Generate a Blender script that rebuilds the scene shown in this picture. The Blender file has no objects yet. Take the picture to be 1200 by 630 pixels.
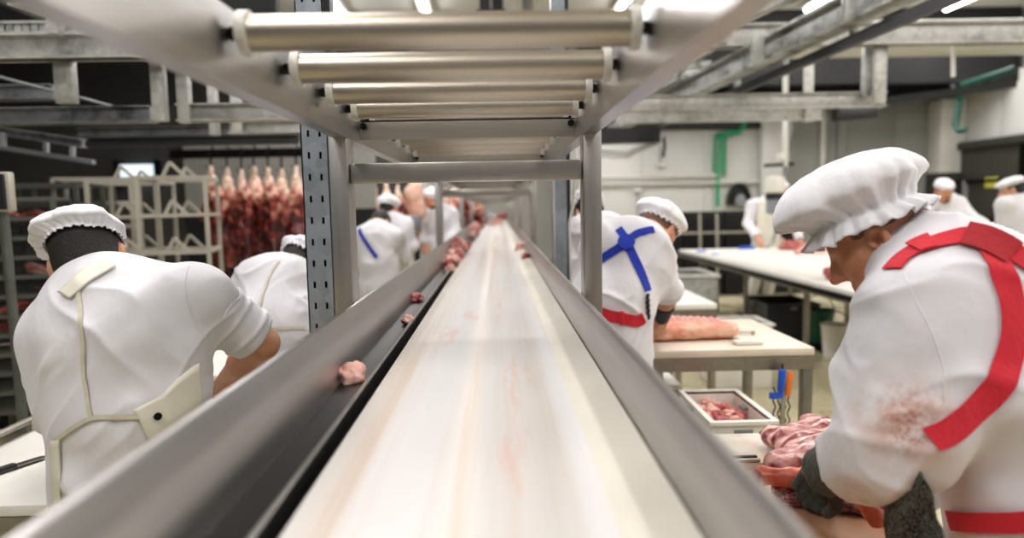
import bpy, bmesh, math, random
import numpy as np
from mathutils import Vector, Matrix
from mathutils.bvhtree import BVHTree
random.seed(7); RNG = np.random.default_rng(7)
scene = bpy.context.scene
COL = scene.collection
PI = math.pi
# ------------------------------------------------------------------ camera
F, CXp, CYp, ROLL, H = 800.0, 600.0, 315.0, 0.019, 1.5
def _unroll(px, py):
    dx, dy = px - CXp, py - CYp
    c, s = math.cos(ROLL), math.sin(ROLL)
    return dx*c - dy*s, dx*s + dy*c
_vx, _vy = _unroll(583., 241.)
YAW = math.atan2(-_vx, F); PITCH = math.atan2(-_vy, math.hypot(F, _vx))
_f = np.array([math.sin(YAW)*math.cos(PITCH), math.cos(YAW)*math.cos(PITCH), -math.sin(PITCH)])
_r = np.array([math.cos(YAW), -math.sin(YAW), 0.0]); _d = np.cross(_f, _r)
CAMP = np.array([0., 0., H])
def ray(px, py):
    x, y = _unroll(px, py)
    return _f*F + _r*x + _d*y
def P(px, py, Y):
    v = ray(px, py); return CAMP + v*(Y/v[1])
def Pz(px, py, z):
    v = ray(px, py); return CAMP + v*((z-H)/v[2])
cam = bpy.data.cameras.new('camera'); camo = bpy.data.objects.new('camera', cam); COL.objects.link(camo)
cr, sr = math.cos(ROLL), math.sin(ROLL)
ix = _r*cr + _d*sr          # world direction of image +x
iy = -_r*sr + _d*cr         # world direction of image +y (down)
M = Matrix(((ix[0], -iy[0], -_f[0], 0), (ix[1], -iy[1], -_f[1], 0), (ix[2], -iy[2], -_f[2], H), (0, 0, 0, 1)))
camo.matrix_world = M
cam.sensor_width = 36.0; cam.lens = 36.0*F/1200.0; cam.clip_start = 0.02; cam.clip_end = 200
cam.dof.use_dof = True; cam.dof.focus_distance = 1.75; cam.dof.aperture_fstop = 1.6
scene.camera = camo
# ------------------------------------------------------------------ materials
MATS = {}
def _nt(name):
    m = bpy.data.materials.new(name); m.use_nodes = True
    nt = m.node_tree; b = nt.nodes['Principled BSDF']; MATS[name] = m
    return m, nt, b
def lin(h):
    h = h.lstrip('#'); c = [int(h[i:i+2], 16)/255 for i in (0, 2, 4)]
    return tuple(x/12.92 if x <= .04045 else ((x+.055)/1.055)**2.4 for x in c) + (1,)
def coord(nt, scale=(1, 1, 1), kind='Object'):
    t = nt.nodes.new('ShaderNodeTexCoord'); mp = nt.nodes.new('ShaderNodeMapping')
    mp.inputs['Scale'].default_value = scale
    nt.links.new(t.outputs[kind], mp.inputs['Vector']); return mp.outputs['Vector']
def noise(nt, vec, scale, detail=4, rough=.55, dist=0):
    n = nt.nodes.new('ShaderNodeTexNoise'); n.inputs['Scale'].default_value = scale
    n.inputs['Detail'].default_value = detail; n.inputs['Roughness'].default_value = rough
    n.inputs['Distortion'].default_value = dist
    nt.links.new(vec, n.inputs['Vector']); return n.outputs['Fac']
def ramp(nt, fac, stops):
    r = nt.nodes.new('ShaderNodeValToRGB'); e = r.color_ramp.elements
    while len(e) < len(stops): e.new(0.5)
    for q, (p, c) in zip(e, stops): q.position = p; q.color = c
    nt.links.new(fac, r.inputs['Fac']); return r.outputs['Color']
def mix(nt, fac, a, b):
    m = nt.nodes.new('ShaderNodeMix'); m.data_type = 'RGBA'
    if isinstance(fac, float): m.inputs[0].default_value = fac
    else: nt.links.new(fac, m.inputs[0])
    for s, v in ((6, a), (7, b)):
        if isinstance(v, tuple): m.inputs[s].default_value = v
        else: nt.links.new(v, m.inputs[s])
    return m.outputs[2]
def bump(nt, b, h, strength, dist=.01):
    n = nt.nodes.new('ShaderNodeBump'); n.inputs['Strength'].default_value = strength; n.inputs['Distance'].default_value = dist
    nt.links.new(h, n.inputs['Height']); nt.links.new(n.outputs['Normal'], b.inputs['Normal'])
def simple(name, col, rough=.5, metal=0., var=.12, vs=6., bs=0., bscale=60., spec=.5, kind='Object'):
    m, nt, b = _nt(name)
    c = lin(col) if isinstance(col, str) else col
    v = coord(nt, kind=kind)
    n = noise(nt, v, vs)
    dk = tuple(x*(1-var) for x in c[:3]) + (1,); lt = tuple(min(1, x*(1+var)) for x in c[:3]) + (1,)
    nt.links.new(ramp(nt, n, [(.3, dk), (.7, lt)]), b.inputs['Base Color'])
    b.inputs['Roughness'].default_value = rough; b.inputs['Metallic'].default_value = metal
    b.inputs['Specular IOR Level'].default_value = spec
    if bs: bump(nt, b, noise(nt, v, bscale, 3), bs)
    return m
def brushed(name, col, rough, scale, metal=1.0, var=.1):
    m, nt, b = _nt(name); c = lin(col)
    v = coord(nt, scale); n = noise(nt, v, 8, 5, .65); n2 = noise(nt, coord(nt), 2.2, 3)
    dk = tuple(x*(1-var) for x in c[:3]) + (1,); lt = tuple(min(1, x*(1+var)) for x in c[:3]) + (1,)
    nt.links.new(ramp(nt, n, [(.3, dk), (.7, lt)]), b.inputs['Base Color'])
    mr = nt.nodes.new('ShaderNodeMapRange'); mr.inputs[3].default_value = rough*.8; mr.inputs[4].default_value = rough*1.25
    nt.links.new(n2, mr.inputs[0]); nt.links.new(mr.outputs[0], b.inputs['Roughness'])
    b.inputs['Metallic'].default_value = metal
    bump(nt, b, n, .06, .004)
    return m
def meatmat(name, c1, c2, c3, scale=9, stretch=(1, 1, 1), rough=.35, p=(.36, .5, .62)):
    m, nt, b = _nt(name)
    v = coord(nt, stretch); n = noise(nt, v, scale, 5, .6, .6); n2 = noise(nt, v, scale*4, 3)
    base = ramp(nt, n, [(p[0], lin(c1)), (p[1], lin(c2)), (p[2], lin(c3))])
    nt.links.new(mix(nt, .18, base, ramp(nt, n2, [(.4, lin(c1)), (.6, lin(c3))])), b.inputs['Base Color'])
    b.inputs['Roughness'].default_value = rough
    b.inputs['Subsurface Weight'].default_value = .08; b.inputs['Subsurface Radius'].default_value = (.02, .006, .004)
    bump(nt, b, n2, .35, .006)
    return m
STEEL = brushed('brushed_steel', '#b2afac', .30, (1.5, .25, 6))
STEELX = brushed('brushed_steel_crosswise', '#b3afa8', .33, (.25, 4, 6))
ROLLER = brushed('roller_steel', '#b4ab9d', .36, (.2, 9, 9))
POSTM = brushed('satin_steel_posts', '#adaaa5', .40, (6, 6, .4))
TABLEM = brushed('table_frame_steel', '#9a958b', .42, (3, 3, 3))
DARKSTEEL = brushed('dark_channel_steel', '#2b2826', .36, (1, .3, 1), var=.25)
def galv(name, col, var=.22, metal=.75, rough=.42, sc=22, stain=.0):
    m, nt, b = _nt(name); c = lin(col); v = coord(nt)
    vo = nt.nodes.new('ShaderNodeTexVoronoi'); vo.inputs['Scale'].default_value = sc; nt.links.new(v, vo.inputs['Vector'])
    dk = tuple(x*(1-var) for x in c[:3]) + (1,); lt = tuple(min(1, x*(1+var)) for x in c[:3]) + (1,)
    n = noise(nt, v, 3.5, 5, .65)
    base = mix(nt, n, ramp(nt, vo.outputs['Color'], [(.2, dk), (.8, lt)]), c)
    if stain: base = mix(nt, ramp(nt, noise(nt, v, 5, 6, .7), [(.5, (0, 0, 0, 1)), (.66, (stain,)*3 + (1,))]), base, lin('#3c3f3a'))
    nt.links.new(base, b.inputs['Base Color'])
    b.inputs['Metallic'].default_value = metal; b.inputs['Roughness'].default_value = rough
    bump(nt, b, n, .1, .01)
    return m
GALV = galv('galvanised_upright', '#a3abb1', metal=.6)
GALVD = galv('weathered_shaded_galvanised', '#85888a', metal=.4, rough=.5, stain=.9)  # darker base colour paints in the dim far left, under the stains
GALVB = galv('galvanised_beam', '#b4b6b2', metal=.35, rough=.5, stain=.8)
GALVR = galv('galvanised_rail_clean', '#c2c1bb', metal=.35, rough=.48, stain=.45)
PLASTIC = simple('white_cutting_plastic', '#e9e6de', .45, var=.05, vs=5, bs=.05, bscale=90)
CAPW = simple('white_bearing_plastic', '#e6e3d8', .4, var=.04)
BLACKP = simple('black_plastic', '#17181a', .45, var=.2)
BLACKR = simple('black_rubber', '#0d0d0e', .6, var=.2)
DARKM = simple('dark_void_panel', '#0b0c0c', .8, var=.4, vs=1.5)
GREYP = simple('grey_plastic', '#85888a', .5, var=.12)
GREEN = simple('green_pipe_plastic', '#0f9a63', .4, var=.1)
BLUEP = simple('blue_plastic', '#1b52c4', .4, var=.1)
CRATEM = simple('black_crate_plastic', '#101112', .5, var=.2)
ORANGE = simple('orange_plastic', '#ee7d2c', .4, var=.1)
PIPEW = simple('white_pipe_plastic', '#d6d4cb', .5, var=.06)
SKIN = None
def skinmat(name, col, col2):
    m, nt, b = _nt(name); v = coord(nt); n = noise(nt, v, 14, 4); n2 = noise(nt, v, 160, 3)
    nt.links.new(ramp(nt, n, [(.3, lin(col2)), (.65, lin(col))]), b.inputs['Base Color'])
    b.inputs['Roughness'].default_value = .5; b.inputs['Subsurface Weight'].default_value = .12
    b.inputs['Subsurface Radius'].default_value = (.012, .005, .003); bump(nt, b, n2, .15, .003); return m
SKIN = skinmat('tanned_skin', '#cf9c7a', '#bd8263')
SKINR = skinmat('ruddy_skin', '#d0936f', '#bd7556')
def cloth(name, col, sc=26, bs=.35, spots=None):
    m, nt, b = _nt(name); v = coord(nt); c = lin(col)
    n = noise(nt, v, 7, 4, .6, .5); fine = noise(nt, v, 420, 2)
    dk = tuple(x*.955 for x in c[:3]) + (1,)
    base = ramp(nt, n, [(.35, dk), (.65, c)])
    if spots: base = spots(nt, v, base)
    nt.links.new(base, b.inputs['Base Color'])
    b.inputs['Roughness'].default_value = .85; b.inputs['Specular IOR Level'].default_value = .25
    b.inputs['Sheen Weight'].default_value = .15
    w = noise(nt, coord(nt, (1, 1, .55)), sc, 3, .5, .3)
    ad = nt.nodes.new('ShaderNodeMath'); ad.operation = 'MULTIPLY_ADD'; ad.inputs[1].default_value = .06
    nt.links.new(fine, ad.inputs[0]); nt.links.new(w, ad.inputs[2])
    bump(nt, b, ad.outputs[0], bs, .014)
    return m
COAT = cloth('white_coat_cotton', '#e4e2e6', 13, .4)
CAPC = cloth('white_cap_fabric', '#efeef1', 30, .25)
TROU = cloth('white_trouser_cotton', '#e6e4e4', 12, .4)
APRON = simple('cream_apron_vinyl', '#e4e0cf', .38, var=.05, vs=8, bs=.12, bscale=14)
STRING = simple('cream_apron_string', '#cfc8b2', .7, var=.1, vs=40)
REDD = cloth('dark_red_webbing', '#a8242c', 90, .2)
REDS = cloth('red_webbing', '#cf2a38', 90, .2)
BLUES = cloth('blue_webbing', '#2338a8', 90, .2)
HAIRD = simple('dark_brown_hair', '#1d1712', .6, var=.4, vs=90, bs=.6, bscale=220)
HAIRB = simple('cropped_brown_hair', '#6b4c39', .65, var=.4, vs=90, bs=.6, bscale=220)
BOOT = simple('white_rubber_boot', '#cfcdc6', .4, var=.06)
def meshglove():
    m, nt, b = _nt('grey_chain_mesh'); v = coord(nt)
    vo = nt.nodes.new('ShaderNodeTexVoronoi'); vo.inputs['Scale'].default_value = 330; nt.links.new(v, vo.inputs['Vector'])
    nt.links.new(ramp(nt, vo.outputs['Distance'], [(.25, lin('#85877b')), (.6, lin('#1c1d1a'))]), b.inputs['Base Color'])
    b.inputs['Metallic'].default_value = .5; b.inputs['Roughness'].default_value = .5
    bump(nt, b, vo.outputs['Distance'], .8, .004); return m
CHAIN = meshglove()
KNIT = cloth('grey_green_knit', '#4d5048', 160, .6)
DKGLOVE = cloth('dark_grey_glove', '#33343c', 120, .5)
# ------------------------------------------------------------------ objects
def tag(o, label=None, cat=None, group=None, kind=None):
    if label: o['label'] = label
    if cat: o['category'] = cat
    if group: o['group'] = group
    if kind: o['kind'] = kind
    return o
def empty(name, loc, label=None, cat=None, group=None, rz=0.):
    o = bpy.data.objects.new(name, None); COL.objects.link(o); o.location = [float(v) for v in loc]; o.rotation_euler.z = rz
    o.empty_display_size = .1
    return tag(o, label, cat, group)
def link(name, me, mat, parent=None, smooth=True, local=False):
    """mesh in world coordinates unless local; parented without moving."""
    o = bpy.data.objects.new(name, me); COL.objects.link(o)
    if mat is not None:
        for mm in (mat if isinstance(mat, (list, tuple)) else [mat]): me.materials.append(mm)
    if smooth and len(me.polygons):
        me.polygons.foreach_set('use_smooth', [True]*len(me.polygons))
    if parent is not None:
        o.parent = parent
        if not local:
            p = parent; mw = Matrix.Identity(4)
            while p is not None: mw = p.matrix_basis @ mw; p = p.parent
            me.transform(mw.inverted())
    return o
def recenter(o):
    """put a single-mesh thing's origin at the base of its own geometry"""
    vs = np.empty(len(o.data.vertices)*3); o.data.vertices.foreach_get('co', vs); vs = vs.reshape(-1, 3)
    c = np.array([(vs[:, 0].min()+vs[:, 0].max())/2, (vs[:, 1].min()+vs[:, 1].max())/2, vs[:, 2].min()])
    o.data.transform(Matrix.Translation(-Vector(c))); o.location = Vector(o.location) + Vector(c)
    return o
def copy_tree(o, parent=None):
    c = o.copy(); COL.objects.link(c); c.parent = parent
    for ch in list(o.children): copy_tree(ch, c)
    return c
def mesh_np(name, V, Q):
    me = bpy.data.meshes.new(name); n = len(Q); k = Q.shape[1]
    me.vertices.add(len(V)); me.vertices.foreach_set('co', np.ascontiguousarray(V, dtype=np.float32).ravel())
    me.loops.add(n*k); me.loops.foreach_set('vertex_index', np.ascontiguousarray(Q, dtype=np.int32).ravel())
    me.polygons.add(n); me.polygons.foreach_set('loop_start', np.arange(0, n*k, k, dtype=np.int32))
    me.update(calc_edges=True); me.validate(); return me
class MB:
    """collects shapes into one mesh"""
    def __init__(s): s.bm = bmesh.new()
    def box(s, c, size, rot=None, bev=0.0, seg=2):
        b = bmesh.new(); bmesh.ops.create_cube(b, size=1)
        bmesh.ops.scale(b, vec=[float(v) for v in size], verts=b.verts)
        if bev: bmesh.ops.bevel(b, geom=b.edges[:], offset=bev, segments=seg, affect='EDGES', profile=.5)
        mt = Matrix.Translation([float(v) for v in c])
        if rot is not None: mt = mt @ (rot.to_4x4() if isinstance(rot, Matrix) else Matrix(rot.tolist()).to_4x4() if isinstance(rot, np.ndarray) else Matrix.Rotation(rot, 4, 'Z'))
        b.transform(mt); s._add(b); return s
    def _add(s, b):
        me = bpy.data.meshes.new('tmp'); b.to_mesh(me); b.free(); s.bm.from_mesh(me); bpy.data.meshes.remove(me)
    def box2(s, lo, hi, bev=0.0, seg=2):
        lo, hi = np.minimum(lo, hi), np.maximum(lo, hi)
        return s.box((np.array(lo)+np.array(hi))/2, np.array(hi)-np.array(lo), None, bev, seg)
    def bar(s, a, b, w, h=None, bev=0.0, up=(0, 0, 1)):
        a, b = np.array(a, float), np.array(b, float); h = h or w
        L = np.linalg.norm(b-a); y = (b-a)/L; u = np.array(up, float)
        if abs(np.dot(u, y)) > .98: u = np.array([0., 1, 0])
        x = np.cross(y, u); x /= np.linalg.norm(x); z = np.cross(x, y)
        return s.box((a+b)/2, (w, L, h), np.stack([x, y, z], 1), bev)
    def tube(s, pts, r, seg=10, cap=True):
        pts = [np.array(p, float) for p in pts]; n = len(pts)
        rs = r if hasattr(r, '__len__') else [r]*n
        T = [pts[min(i+1, n-1)]-pts[max(i-1, 0)] for i in range(n)]; T = [t/(np.linalg.norm(t)+1e-12) for t in T]
        u = np.array([0., 0, 1]) if abs(T[0][2]) < .9 else np.array([1., 0, 0])
        rings = []
        for i in range(n):
            u = u - T[i]*np.dot(u, T[i]); u /= np.linalg.norm(u); w = np.cross(T[i], u)
            rings.append([s.bm.verts.new(pts[i]+rs[i]*(math.cos(2*PI*k/seg)*u+math.sin(2*PI*k/seg)*w)) for k in range(seg)])
        for i in range(n-1):
            for k in range(seg):
                s.bm.faces.new((rings[i][k], rings[i][(k+1) % seg], rings[i+1][(k+1) % seg], rings[i+1][k]))
        if cap: s.bm.faces.new(rings[0][::-1]); s.bm.faces.new(rings[-1])
        return s
    def prism(s, poly, axis_vec):
        """poly: list of 3d points, extruded along axis_vec"""
        a = np.array(axis_vec, float)
        v0 = [s.bm.verts.new(np.array(p, float)) for p in poly]; v1 = [s.bm.verts.new(np.array(p, float)+a) for p in poly]
        n = len(poly)
        for i in range(n): s.bm.faces.new((v0[i], v0[(i+1) % n], v1[(i+1) % n], v1[i]))
        s.bm.faces.new(v0[::-1]); s.bm.faces.new(v1); return s
    def lathe(s, prof, c, seg=20, rot=None):
        c = np.array(c, float); R = np.eye(3) if rot is None else rot; rings = []
        for (r, z) in prof:
            rings.append([s.bm.verts.new(c+R@np.array([r*math.cos(2*PI*k/seg), r*math.sin(2*PI*k/seg), z])) for k in range(seg)])
        for i in range(len(rings)-1):
            for k in range(seg): s.bm.faces.new((rings[i][k], rings[i][(k+1) % seg], rings[i+1][(k+1) % seg], rings[i+1][k]))
        s.bm.faces.new(rings[0][::-1]); s.bm.faces.new(rings[-1]); return s
    def build(s, name, mat, parent=None, smooth=None, local=False):
        bmesh.ops.recalc_face_normals(s.bm, faces=s.bm.faces)
        me = bpy.data.meshes.new(name); s.bm.to_mesh(me); s.bm.free()
        o = link(name, me, mat, parent, smooth=False, local=local)
        if smooth is None or smooth:
            me.polygons.foreach_set('use_smooth', [True]*len(me.polygons))
            me.set_sharp_from_angle(angle=math.radians(35))
        return o
def solo(o, label, cat, group=None):
    recenter(o); return tag(o, label, cat, group)
# ------------------------------------------------------------------ noise
def _hash(i, j, k, seed):
    n = (i.astype(np.int64)*374761393 + j.astype(np.int64)*668265263 + k.astype(np.int64)*2147483647 + seed*974711) & 0xffffffff
    n = ((n ^ (n >> 13))*1274126177) & 0xffffffff
    return ((n ^ (n >> 16)) & 0xffff)/65535.0
def vnoise(p, seed=0):
    f = np.floor(p); t = p-f; t = t*t*(3-2*t); i, j, k = f[..., 0], f[..., 1], f[..., 2]
    out = 0
    for a in (0, 1):
        for b in (0, 1):
            for c in (0, 1):
                w = (t[..., 0] if a else 1-t[..., 0])*(t[..., 1] if b else 1-t[..., 1])*(t[..., 2] if c else 1-t[..., 2])
                out = out + w*_hash(i+a, j+b, k+c, seed)
    return out*2-1
# ------------------------------------------------------------------ signed-distance modelling
def nets(D, o, h):
    s = D < 0
    C = [(a, b, c) for a in (0, 1) for b in (0, 1) for c in (0, 1)]
    sh = D.shape
    def sl(A, c): return A[c[0]:sh[0]-1+c[0], c[1]:sh[1]-1+c[1], c[2]:sh[2]-1+c[2]]
    cnt = sum(sl(s, c).astype(np.int8) for c in C)
    act = (cnt > 0) & (cnt < 8); ii = np.argwhere(act)
    idx = np.full(act.shape, -1, np.int32); idx[act] = np.arange(len(ii))
    dv = {c: D[ii[:, 0]+c[0], ii[:, 1]+c[1], ii[:, 2]+c[2]] for c in C}
    pos = np.zeros((len(ii), 3)); n = np.zeros(len(ii))
    for a in C:
        for b in C:
            if a < b and sum(abs(x-y) for x, y in zip(a, b)) == 1:
                da, db = dv[a], dv[b]; cr_ = (da < 0) != (db < 0)
                t = np.where(cr_, da/np.where(cr_, da-db, 1), 0)
                pos += np.where(cr_[:, None], np.array(a)+t[:, None]*(np.array(b)-np.array(a)), 0); n += cr_
    V = o + h*(ii+pos/n[:, None])
    Q = []
    for ax in range(3):
        u, w = (ax+1) % 3, (ax+2) % 3
        A = [slice(None)]*3; B = [slice(None)]*3
        A[ax] = slice(0, sh[ax]-1); B[ax] = slice(1, sh[ax])
        for q in (u, w): A[q] = slice(1, sh[q]-1); B[q] = slice(1, sh[q]-1)
        s0, s1 = s[tuple(A)], s[tuple(B)]
        for flip, m in ((False, s0 & ~s1), (True, ~s0 & s1)):
            e = np.argwhere(m)
            if not len(e): continue
            e[:, u] += 1; e[:, w] += 1
            def cell(du, dw):
                g = e.copy(); g[:, u] += du; g[:, w] += dw
                return idx[g[:, 0], g[:, 1], g[:, 2]]
            q = np.stack([cell(-1, -1), cell(0, -1), cell(0, 0), cell(-1, 0)], 1)
            Q.append(q[:, ::-1] if flip else q)
    return V, np.concatenate(Q)
def vnormals(V, Q):
    n = np.cross(V[Q[:, 2]]-V[Q[:, 0]], V[Q[:, 3]]-V[Q[:, 1]])
    N = np.zeros_like(V)
    for k in range(4): np.add.at(N, Q[:, k], n)
    return N/(np.linalg.norm(N, axis=1, keepdims=True)+1e-12)
def lap(V, Q, it=2, lam=.5):
    E = np.concatenate([Q[:, [0, 1]], Q[:, [1, 2]], Q[:, [2, 3]], Q[:, [3, 0]]]); E = np.concatenate([E, E[:, ::-1]])
    cnt = np.bincount(E[:, 0], minlength=len(V))[:, None]
    for _ in range(it):
        S = np.stack([np.bincount(E[:, 0], weights=V[E[:, 1], c], minlength=len(V)) for c in range(3)], 1)
        V = V + lam*(S/np.maximum(cnt, 1)-V)
    return V
class SDF:
    def __init__(s): s.ops = []
    def cone(s, a, b, ra, rb, k=.02, sub=False, sq=None, cap=False):
        """tapered capsule; sq=(axis, factor) squashes it along an axis; cap cuts it flat at b"""
        s.ops.append(('cone', np.array(a, float), np.array(b, float), ra, rb, k, sub, sq, cap)); return s
    def ell(s, c, r, R=None, k=.02, sub=False):
        s.ops.append(('ell', np.array(c, float), np.array(r, float), np.eye(3) if R is None else np.array(R, float), k, sub)); return s
    def box(s, c, half, R=None, rd=.005, k=.005, sub=False):
        s.ops.append(('box', np.array(c, float), np.array(half, float), np.eye(3) if R is None else np.array(R, float), rd, k, sub)); return s
    def bounds(s, op):
        if op[0] == 'cone':
            r = max(op[3], op[4]); return np.minimum(op[1], op[2])-r, np.maximum(op[1], op[2])+r
        if op[0] == 'ell': r = np.abs(op[3])@op[2]
        else: r = np.abs(op[3])@op[2]+op[4]
        return op[1]-r, op[1]+r
    def mesh(s, name, h, disp=None, smooth=1):
        bl = [s.bounds(o) for o in s.ops if not o[-1 if o[0] != 'cone' else 6]]
        lo = np.min([b[0] for b in bl], 0)-4*h; hi = np.max([b[1] for b in bl], 0)+4*h
        n = np.ceil((hi-lo)/h).astype(int)+1
        D = np.full(n, .5, np.float32)
        ax = [lo[i]+h*np.arange(n[i]) for i in range(3)]
        for op in s.ops:
            k = op[5] if op[0] != 'ell' else op[4]; sub = op[6] if op[0] != 'ell' else op[5]
            b0, b1 = s.bounds(op); m = k+3*h
            i0 = np.clip(np.floor((b0-m-lo)/h).astype(int), 0, n); i1 = np.clip(np.ceil((b1+m-lo)/h).astype(int)+1, 0, n)
            if np.any(i1 <= i0): continue
            S = tuple(slice(a, b) for a, b in zip(i0, i1))
            X, Y, Z = np.meshgrid(ax[0][S[0]], ax[1][S[1]], ax[2][S[2]], indexing='ij', sparse=True)
            if op[0] == 'cone':
                _, a, b, ra, rb, k, sub, sq, cap = op
                px, py, pz = X-a[0], Y-a[1], Z-a[2]; v = b-a
                if sq is not None:
                    w = np.array(sq[0], float); w /= np.linalg.norm(w); q = (px*w[0]+py*w[1]+pz*w[2])*(1/sq[1]-1)
                    px, py, pz = px+q*w[0], py+q*w[1], pz+q*w[2]; v = v+w*np.dot(v, w)*(1/sq[1]-1)
                L2 = max(np.dot(v, v), 1e-12); t0 = (px*v[0]+py*v[1]+pz*v[2])/L2; t = np.clip(t0, 0, 1)
                d = np.sqrt((px-t*v[0])**2+(py-t*v[1])**2+(pz-t*v[2])**2)-(ra+(rb-ra)*t)
                if sq is not None: d = d*((1+sq[1])/2)
                if cap: d = np.maximum(d, (t0-1)*math.sqrt(L2))
            else:
                c, r, R = op[1], op[2], op[3]
                px, py, pz = X-c[0], Y-c[1], Z-c[2]
                lx = [px*R[0, i]+py*R[1, i]+pz*R[2, i] for i in range(3)]
                if op[0] == 'ell':
                    k0 = np.sqrt(sum((lx[i]/r[i])**2 for i in range(3))); k1 = np.sqrt(sum((lx[i]/r[i]**2)**2 for i in range(3)))
                    d = k0*(k0-1)/np.maximum(k1, 1e-9)
                else:
                    q = [np.abs(lx[i])-r[i] for i in range(3)]
                    d = np.sqrt(sum(np.maximum(v, 0)**2 for v in q))+np.minimum(np.maximum(np.maximum(q[0], q[1]), q[2]), 0)-op[4]
            A = D[S]; d = d.astype(np.float32)
            if sub: d = -d
            hh = np.maximum(k-np.abs(A-d), 0)/max(k, 1e-6)
            D[S] = (np.maximum(A, d)+hh*hh*k/4) if sub else (np.minimum(A, d)-hh*hh*k/4)
        V, Q = nets(D, lo, h)
        V = lap(V, Q, smooth, .5)
        if disp is not None:
            N = vnormals(V, Q); V = V+N*disp(V, N)[:, None]
        return mesh_np(name, V, Q)
# ------------------------------------------------------------------ the room
def struct(o, label=None): return tag(o, label, None, None, 'structure')
FLOORM, nt, b = _nt('wet_concrete_floor')
v = coord(nt); n1 = noise(nt, v, .9, 6, .6); n2 = noise(nt, v, 14, 4)
base = ramp(nt, n1, [(.3, lin('#8f8667')), (.5, lin('#bdb38f')), (.72, lin('#d2caac'))])
nt.links.new(mix(nt, .2, base, ramp(nt, n2, [(.35, lin('#857c60')), (.65, lin('#d3ccb2'))])), b.inputs['Base Color'])
nt.links.new(ramp(nt, n1, [(.35, (.18,)*3+(1,)), (.6, (.42,)*3+(1,))]), b.inputs['Roughness'])
bump(nt, b, n2, .08, .01); FLOORM = MATS['wet_concrete_floor']
WALLM = simple('pale_wall_panel', '#d6d5cf', .5, var=.05, vs=1.2)
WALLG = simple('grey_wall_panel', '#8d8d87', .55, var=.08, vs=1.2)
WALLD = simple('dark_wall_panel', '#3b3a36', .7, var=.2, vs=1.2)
CEILM = simple('pale_ceiling_panel', '#e2e1da', .6, var=.04, vs=2)
DOORM = simple('dark_olive_door', '#35342c', .5, var=.15, vs=2)
def slab(name, lo, hi, mat, bev=0.):
    return struct(MB().box2(lo, hi, bev).build(name, mat))
slab('floor', (-12, -4, -.1), (10, 14.2, 0), FLOORM)
# far wall: pale panels with joints, shade painted as grey panels at right, dark zone under the roof
wf = struct(empty('wall_far', (5, 13, 0)))
x = 1.55; first = True
while x < 8.68:
    x1 = min(x+1.2, 8.7)
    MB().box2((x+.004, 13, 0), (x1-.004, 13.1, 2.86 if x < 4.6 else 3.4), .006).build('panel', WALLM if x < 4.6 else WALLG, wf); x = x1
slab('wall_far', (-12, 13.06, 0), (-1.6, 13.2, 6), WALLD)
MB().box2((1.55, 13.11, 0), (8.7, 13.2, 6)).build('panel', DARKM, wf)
slab('wall_back', (-1.6, 19, 0), (1.55, 19.1, 3.6), WALLM)
slab('wall_back', (1.5, 13.21, 0), (1.55, 19, 3.6), WALLM)
slab('wall_back', (-1.65, 13.21, 0), (-1.6, 19, 3.6), WALLM)
slab('floor', (-1.65, 14.2, -.1), (1.6, 19.1, 0), FLOORM)
slab('ceiling', (-1.65, 13.2, 3.6), (1.6, 19.1, 3.7), CEILM)
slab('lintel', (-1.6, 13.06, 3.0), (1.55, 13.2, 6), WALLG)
MB().box2((1.6, 12.86, 2.86), (5.1, 13.0, 3.06), .01).build('duct', BLACKP, wf)
wr = struct(empty('wall_right', (8.7, 6, 0)))
for i in range(12):
    MB().box2((8.7, 13-1.2*(i+1)+.004, 0), (8.8, 13-1.2*i-.004, 3.6), .006).build('panel', WALLM, wr)
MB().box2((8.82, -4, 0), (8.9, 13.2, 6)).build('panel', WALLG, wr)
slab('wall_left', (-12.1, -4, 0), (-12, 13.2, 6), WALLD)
slab('ceiling', (-3.4, -4, 4.6), (9, 13.2, 4.7), CEILM)
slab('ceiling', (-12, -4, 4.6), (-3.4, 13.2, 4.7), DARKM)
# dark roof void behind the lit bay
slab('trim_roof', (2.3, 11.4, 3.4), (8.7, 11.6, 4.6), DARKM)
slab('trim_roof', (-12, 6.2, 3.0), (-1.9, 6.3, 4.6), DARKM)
slab('ceiling', (3.9, 8.2, 3.45), (8.7, 9.6, 3.6), CEILM, .02)
# columns and door frame on the far wall
slab('column', (4.95, 12.75, 0), (5.35, 13, 3.2), WALLM, .02)
slab('column', (8.2, 12.6, 1.95), (8.69, 13, 3.3), WALLM, .02)
slab('column', (8.2, 12.6, 0), (8.69, 13, 1.95), DOORM, .02)
slab('trim_2', (6.14, 12.93, 0), (6.22, 13, 3.3), PIPEW, .01)
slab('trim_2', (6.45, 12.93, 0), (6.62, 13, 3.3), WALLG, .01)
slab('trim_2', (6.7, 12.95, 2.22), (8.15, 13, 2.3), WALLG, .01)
d1 = struct(empty('door_1', (8.69, 12, 0)))
MB().box2((8.6, 10.9, 0), (8.7, 12.75, 2.36), .01).build('leaf', DOORM, d1)
MB().box2((8.52, 10.7, 2.36), (8.7, 12.85, 2.5), .02).build('lintel', DOORM, d1)
MB().bar((8.56, 10.6, 1.78), (8.56, 13, 1.78), .05).build('rail', DARKSTEEL, d1)
MB().bar((8.56, 10.6, 1.12), (8.56, 13, 1.12), .05).build('rail', DARKSTEEL, d1)
MB().bar((8.56, 12.4, 0), (8.56, 12.4, 1.8), .07).build('upright', GREYP, d1)
MB().bar((8.56, 11.05, 0), (8.56, 11.05, 2.5), .07).build('upright', DARKSTEEL, d1)
YEL = simple('yellow_paper_notice', '#d6d65a', .6, var=.05)
p = P(1146, 214, 11.75)
solo(MB().box2((8.575, 11.62, p[2]-.09), (8.595, 11.92, p[2]+.09), .004).build('door_notice', YEL), 'small yellow notice fixed to the dark sliding door', 'sign')
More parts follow.
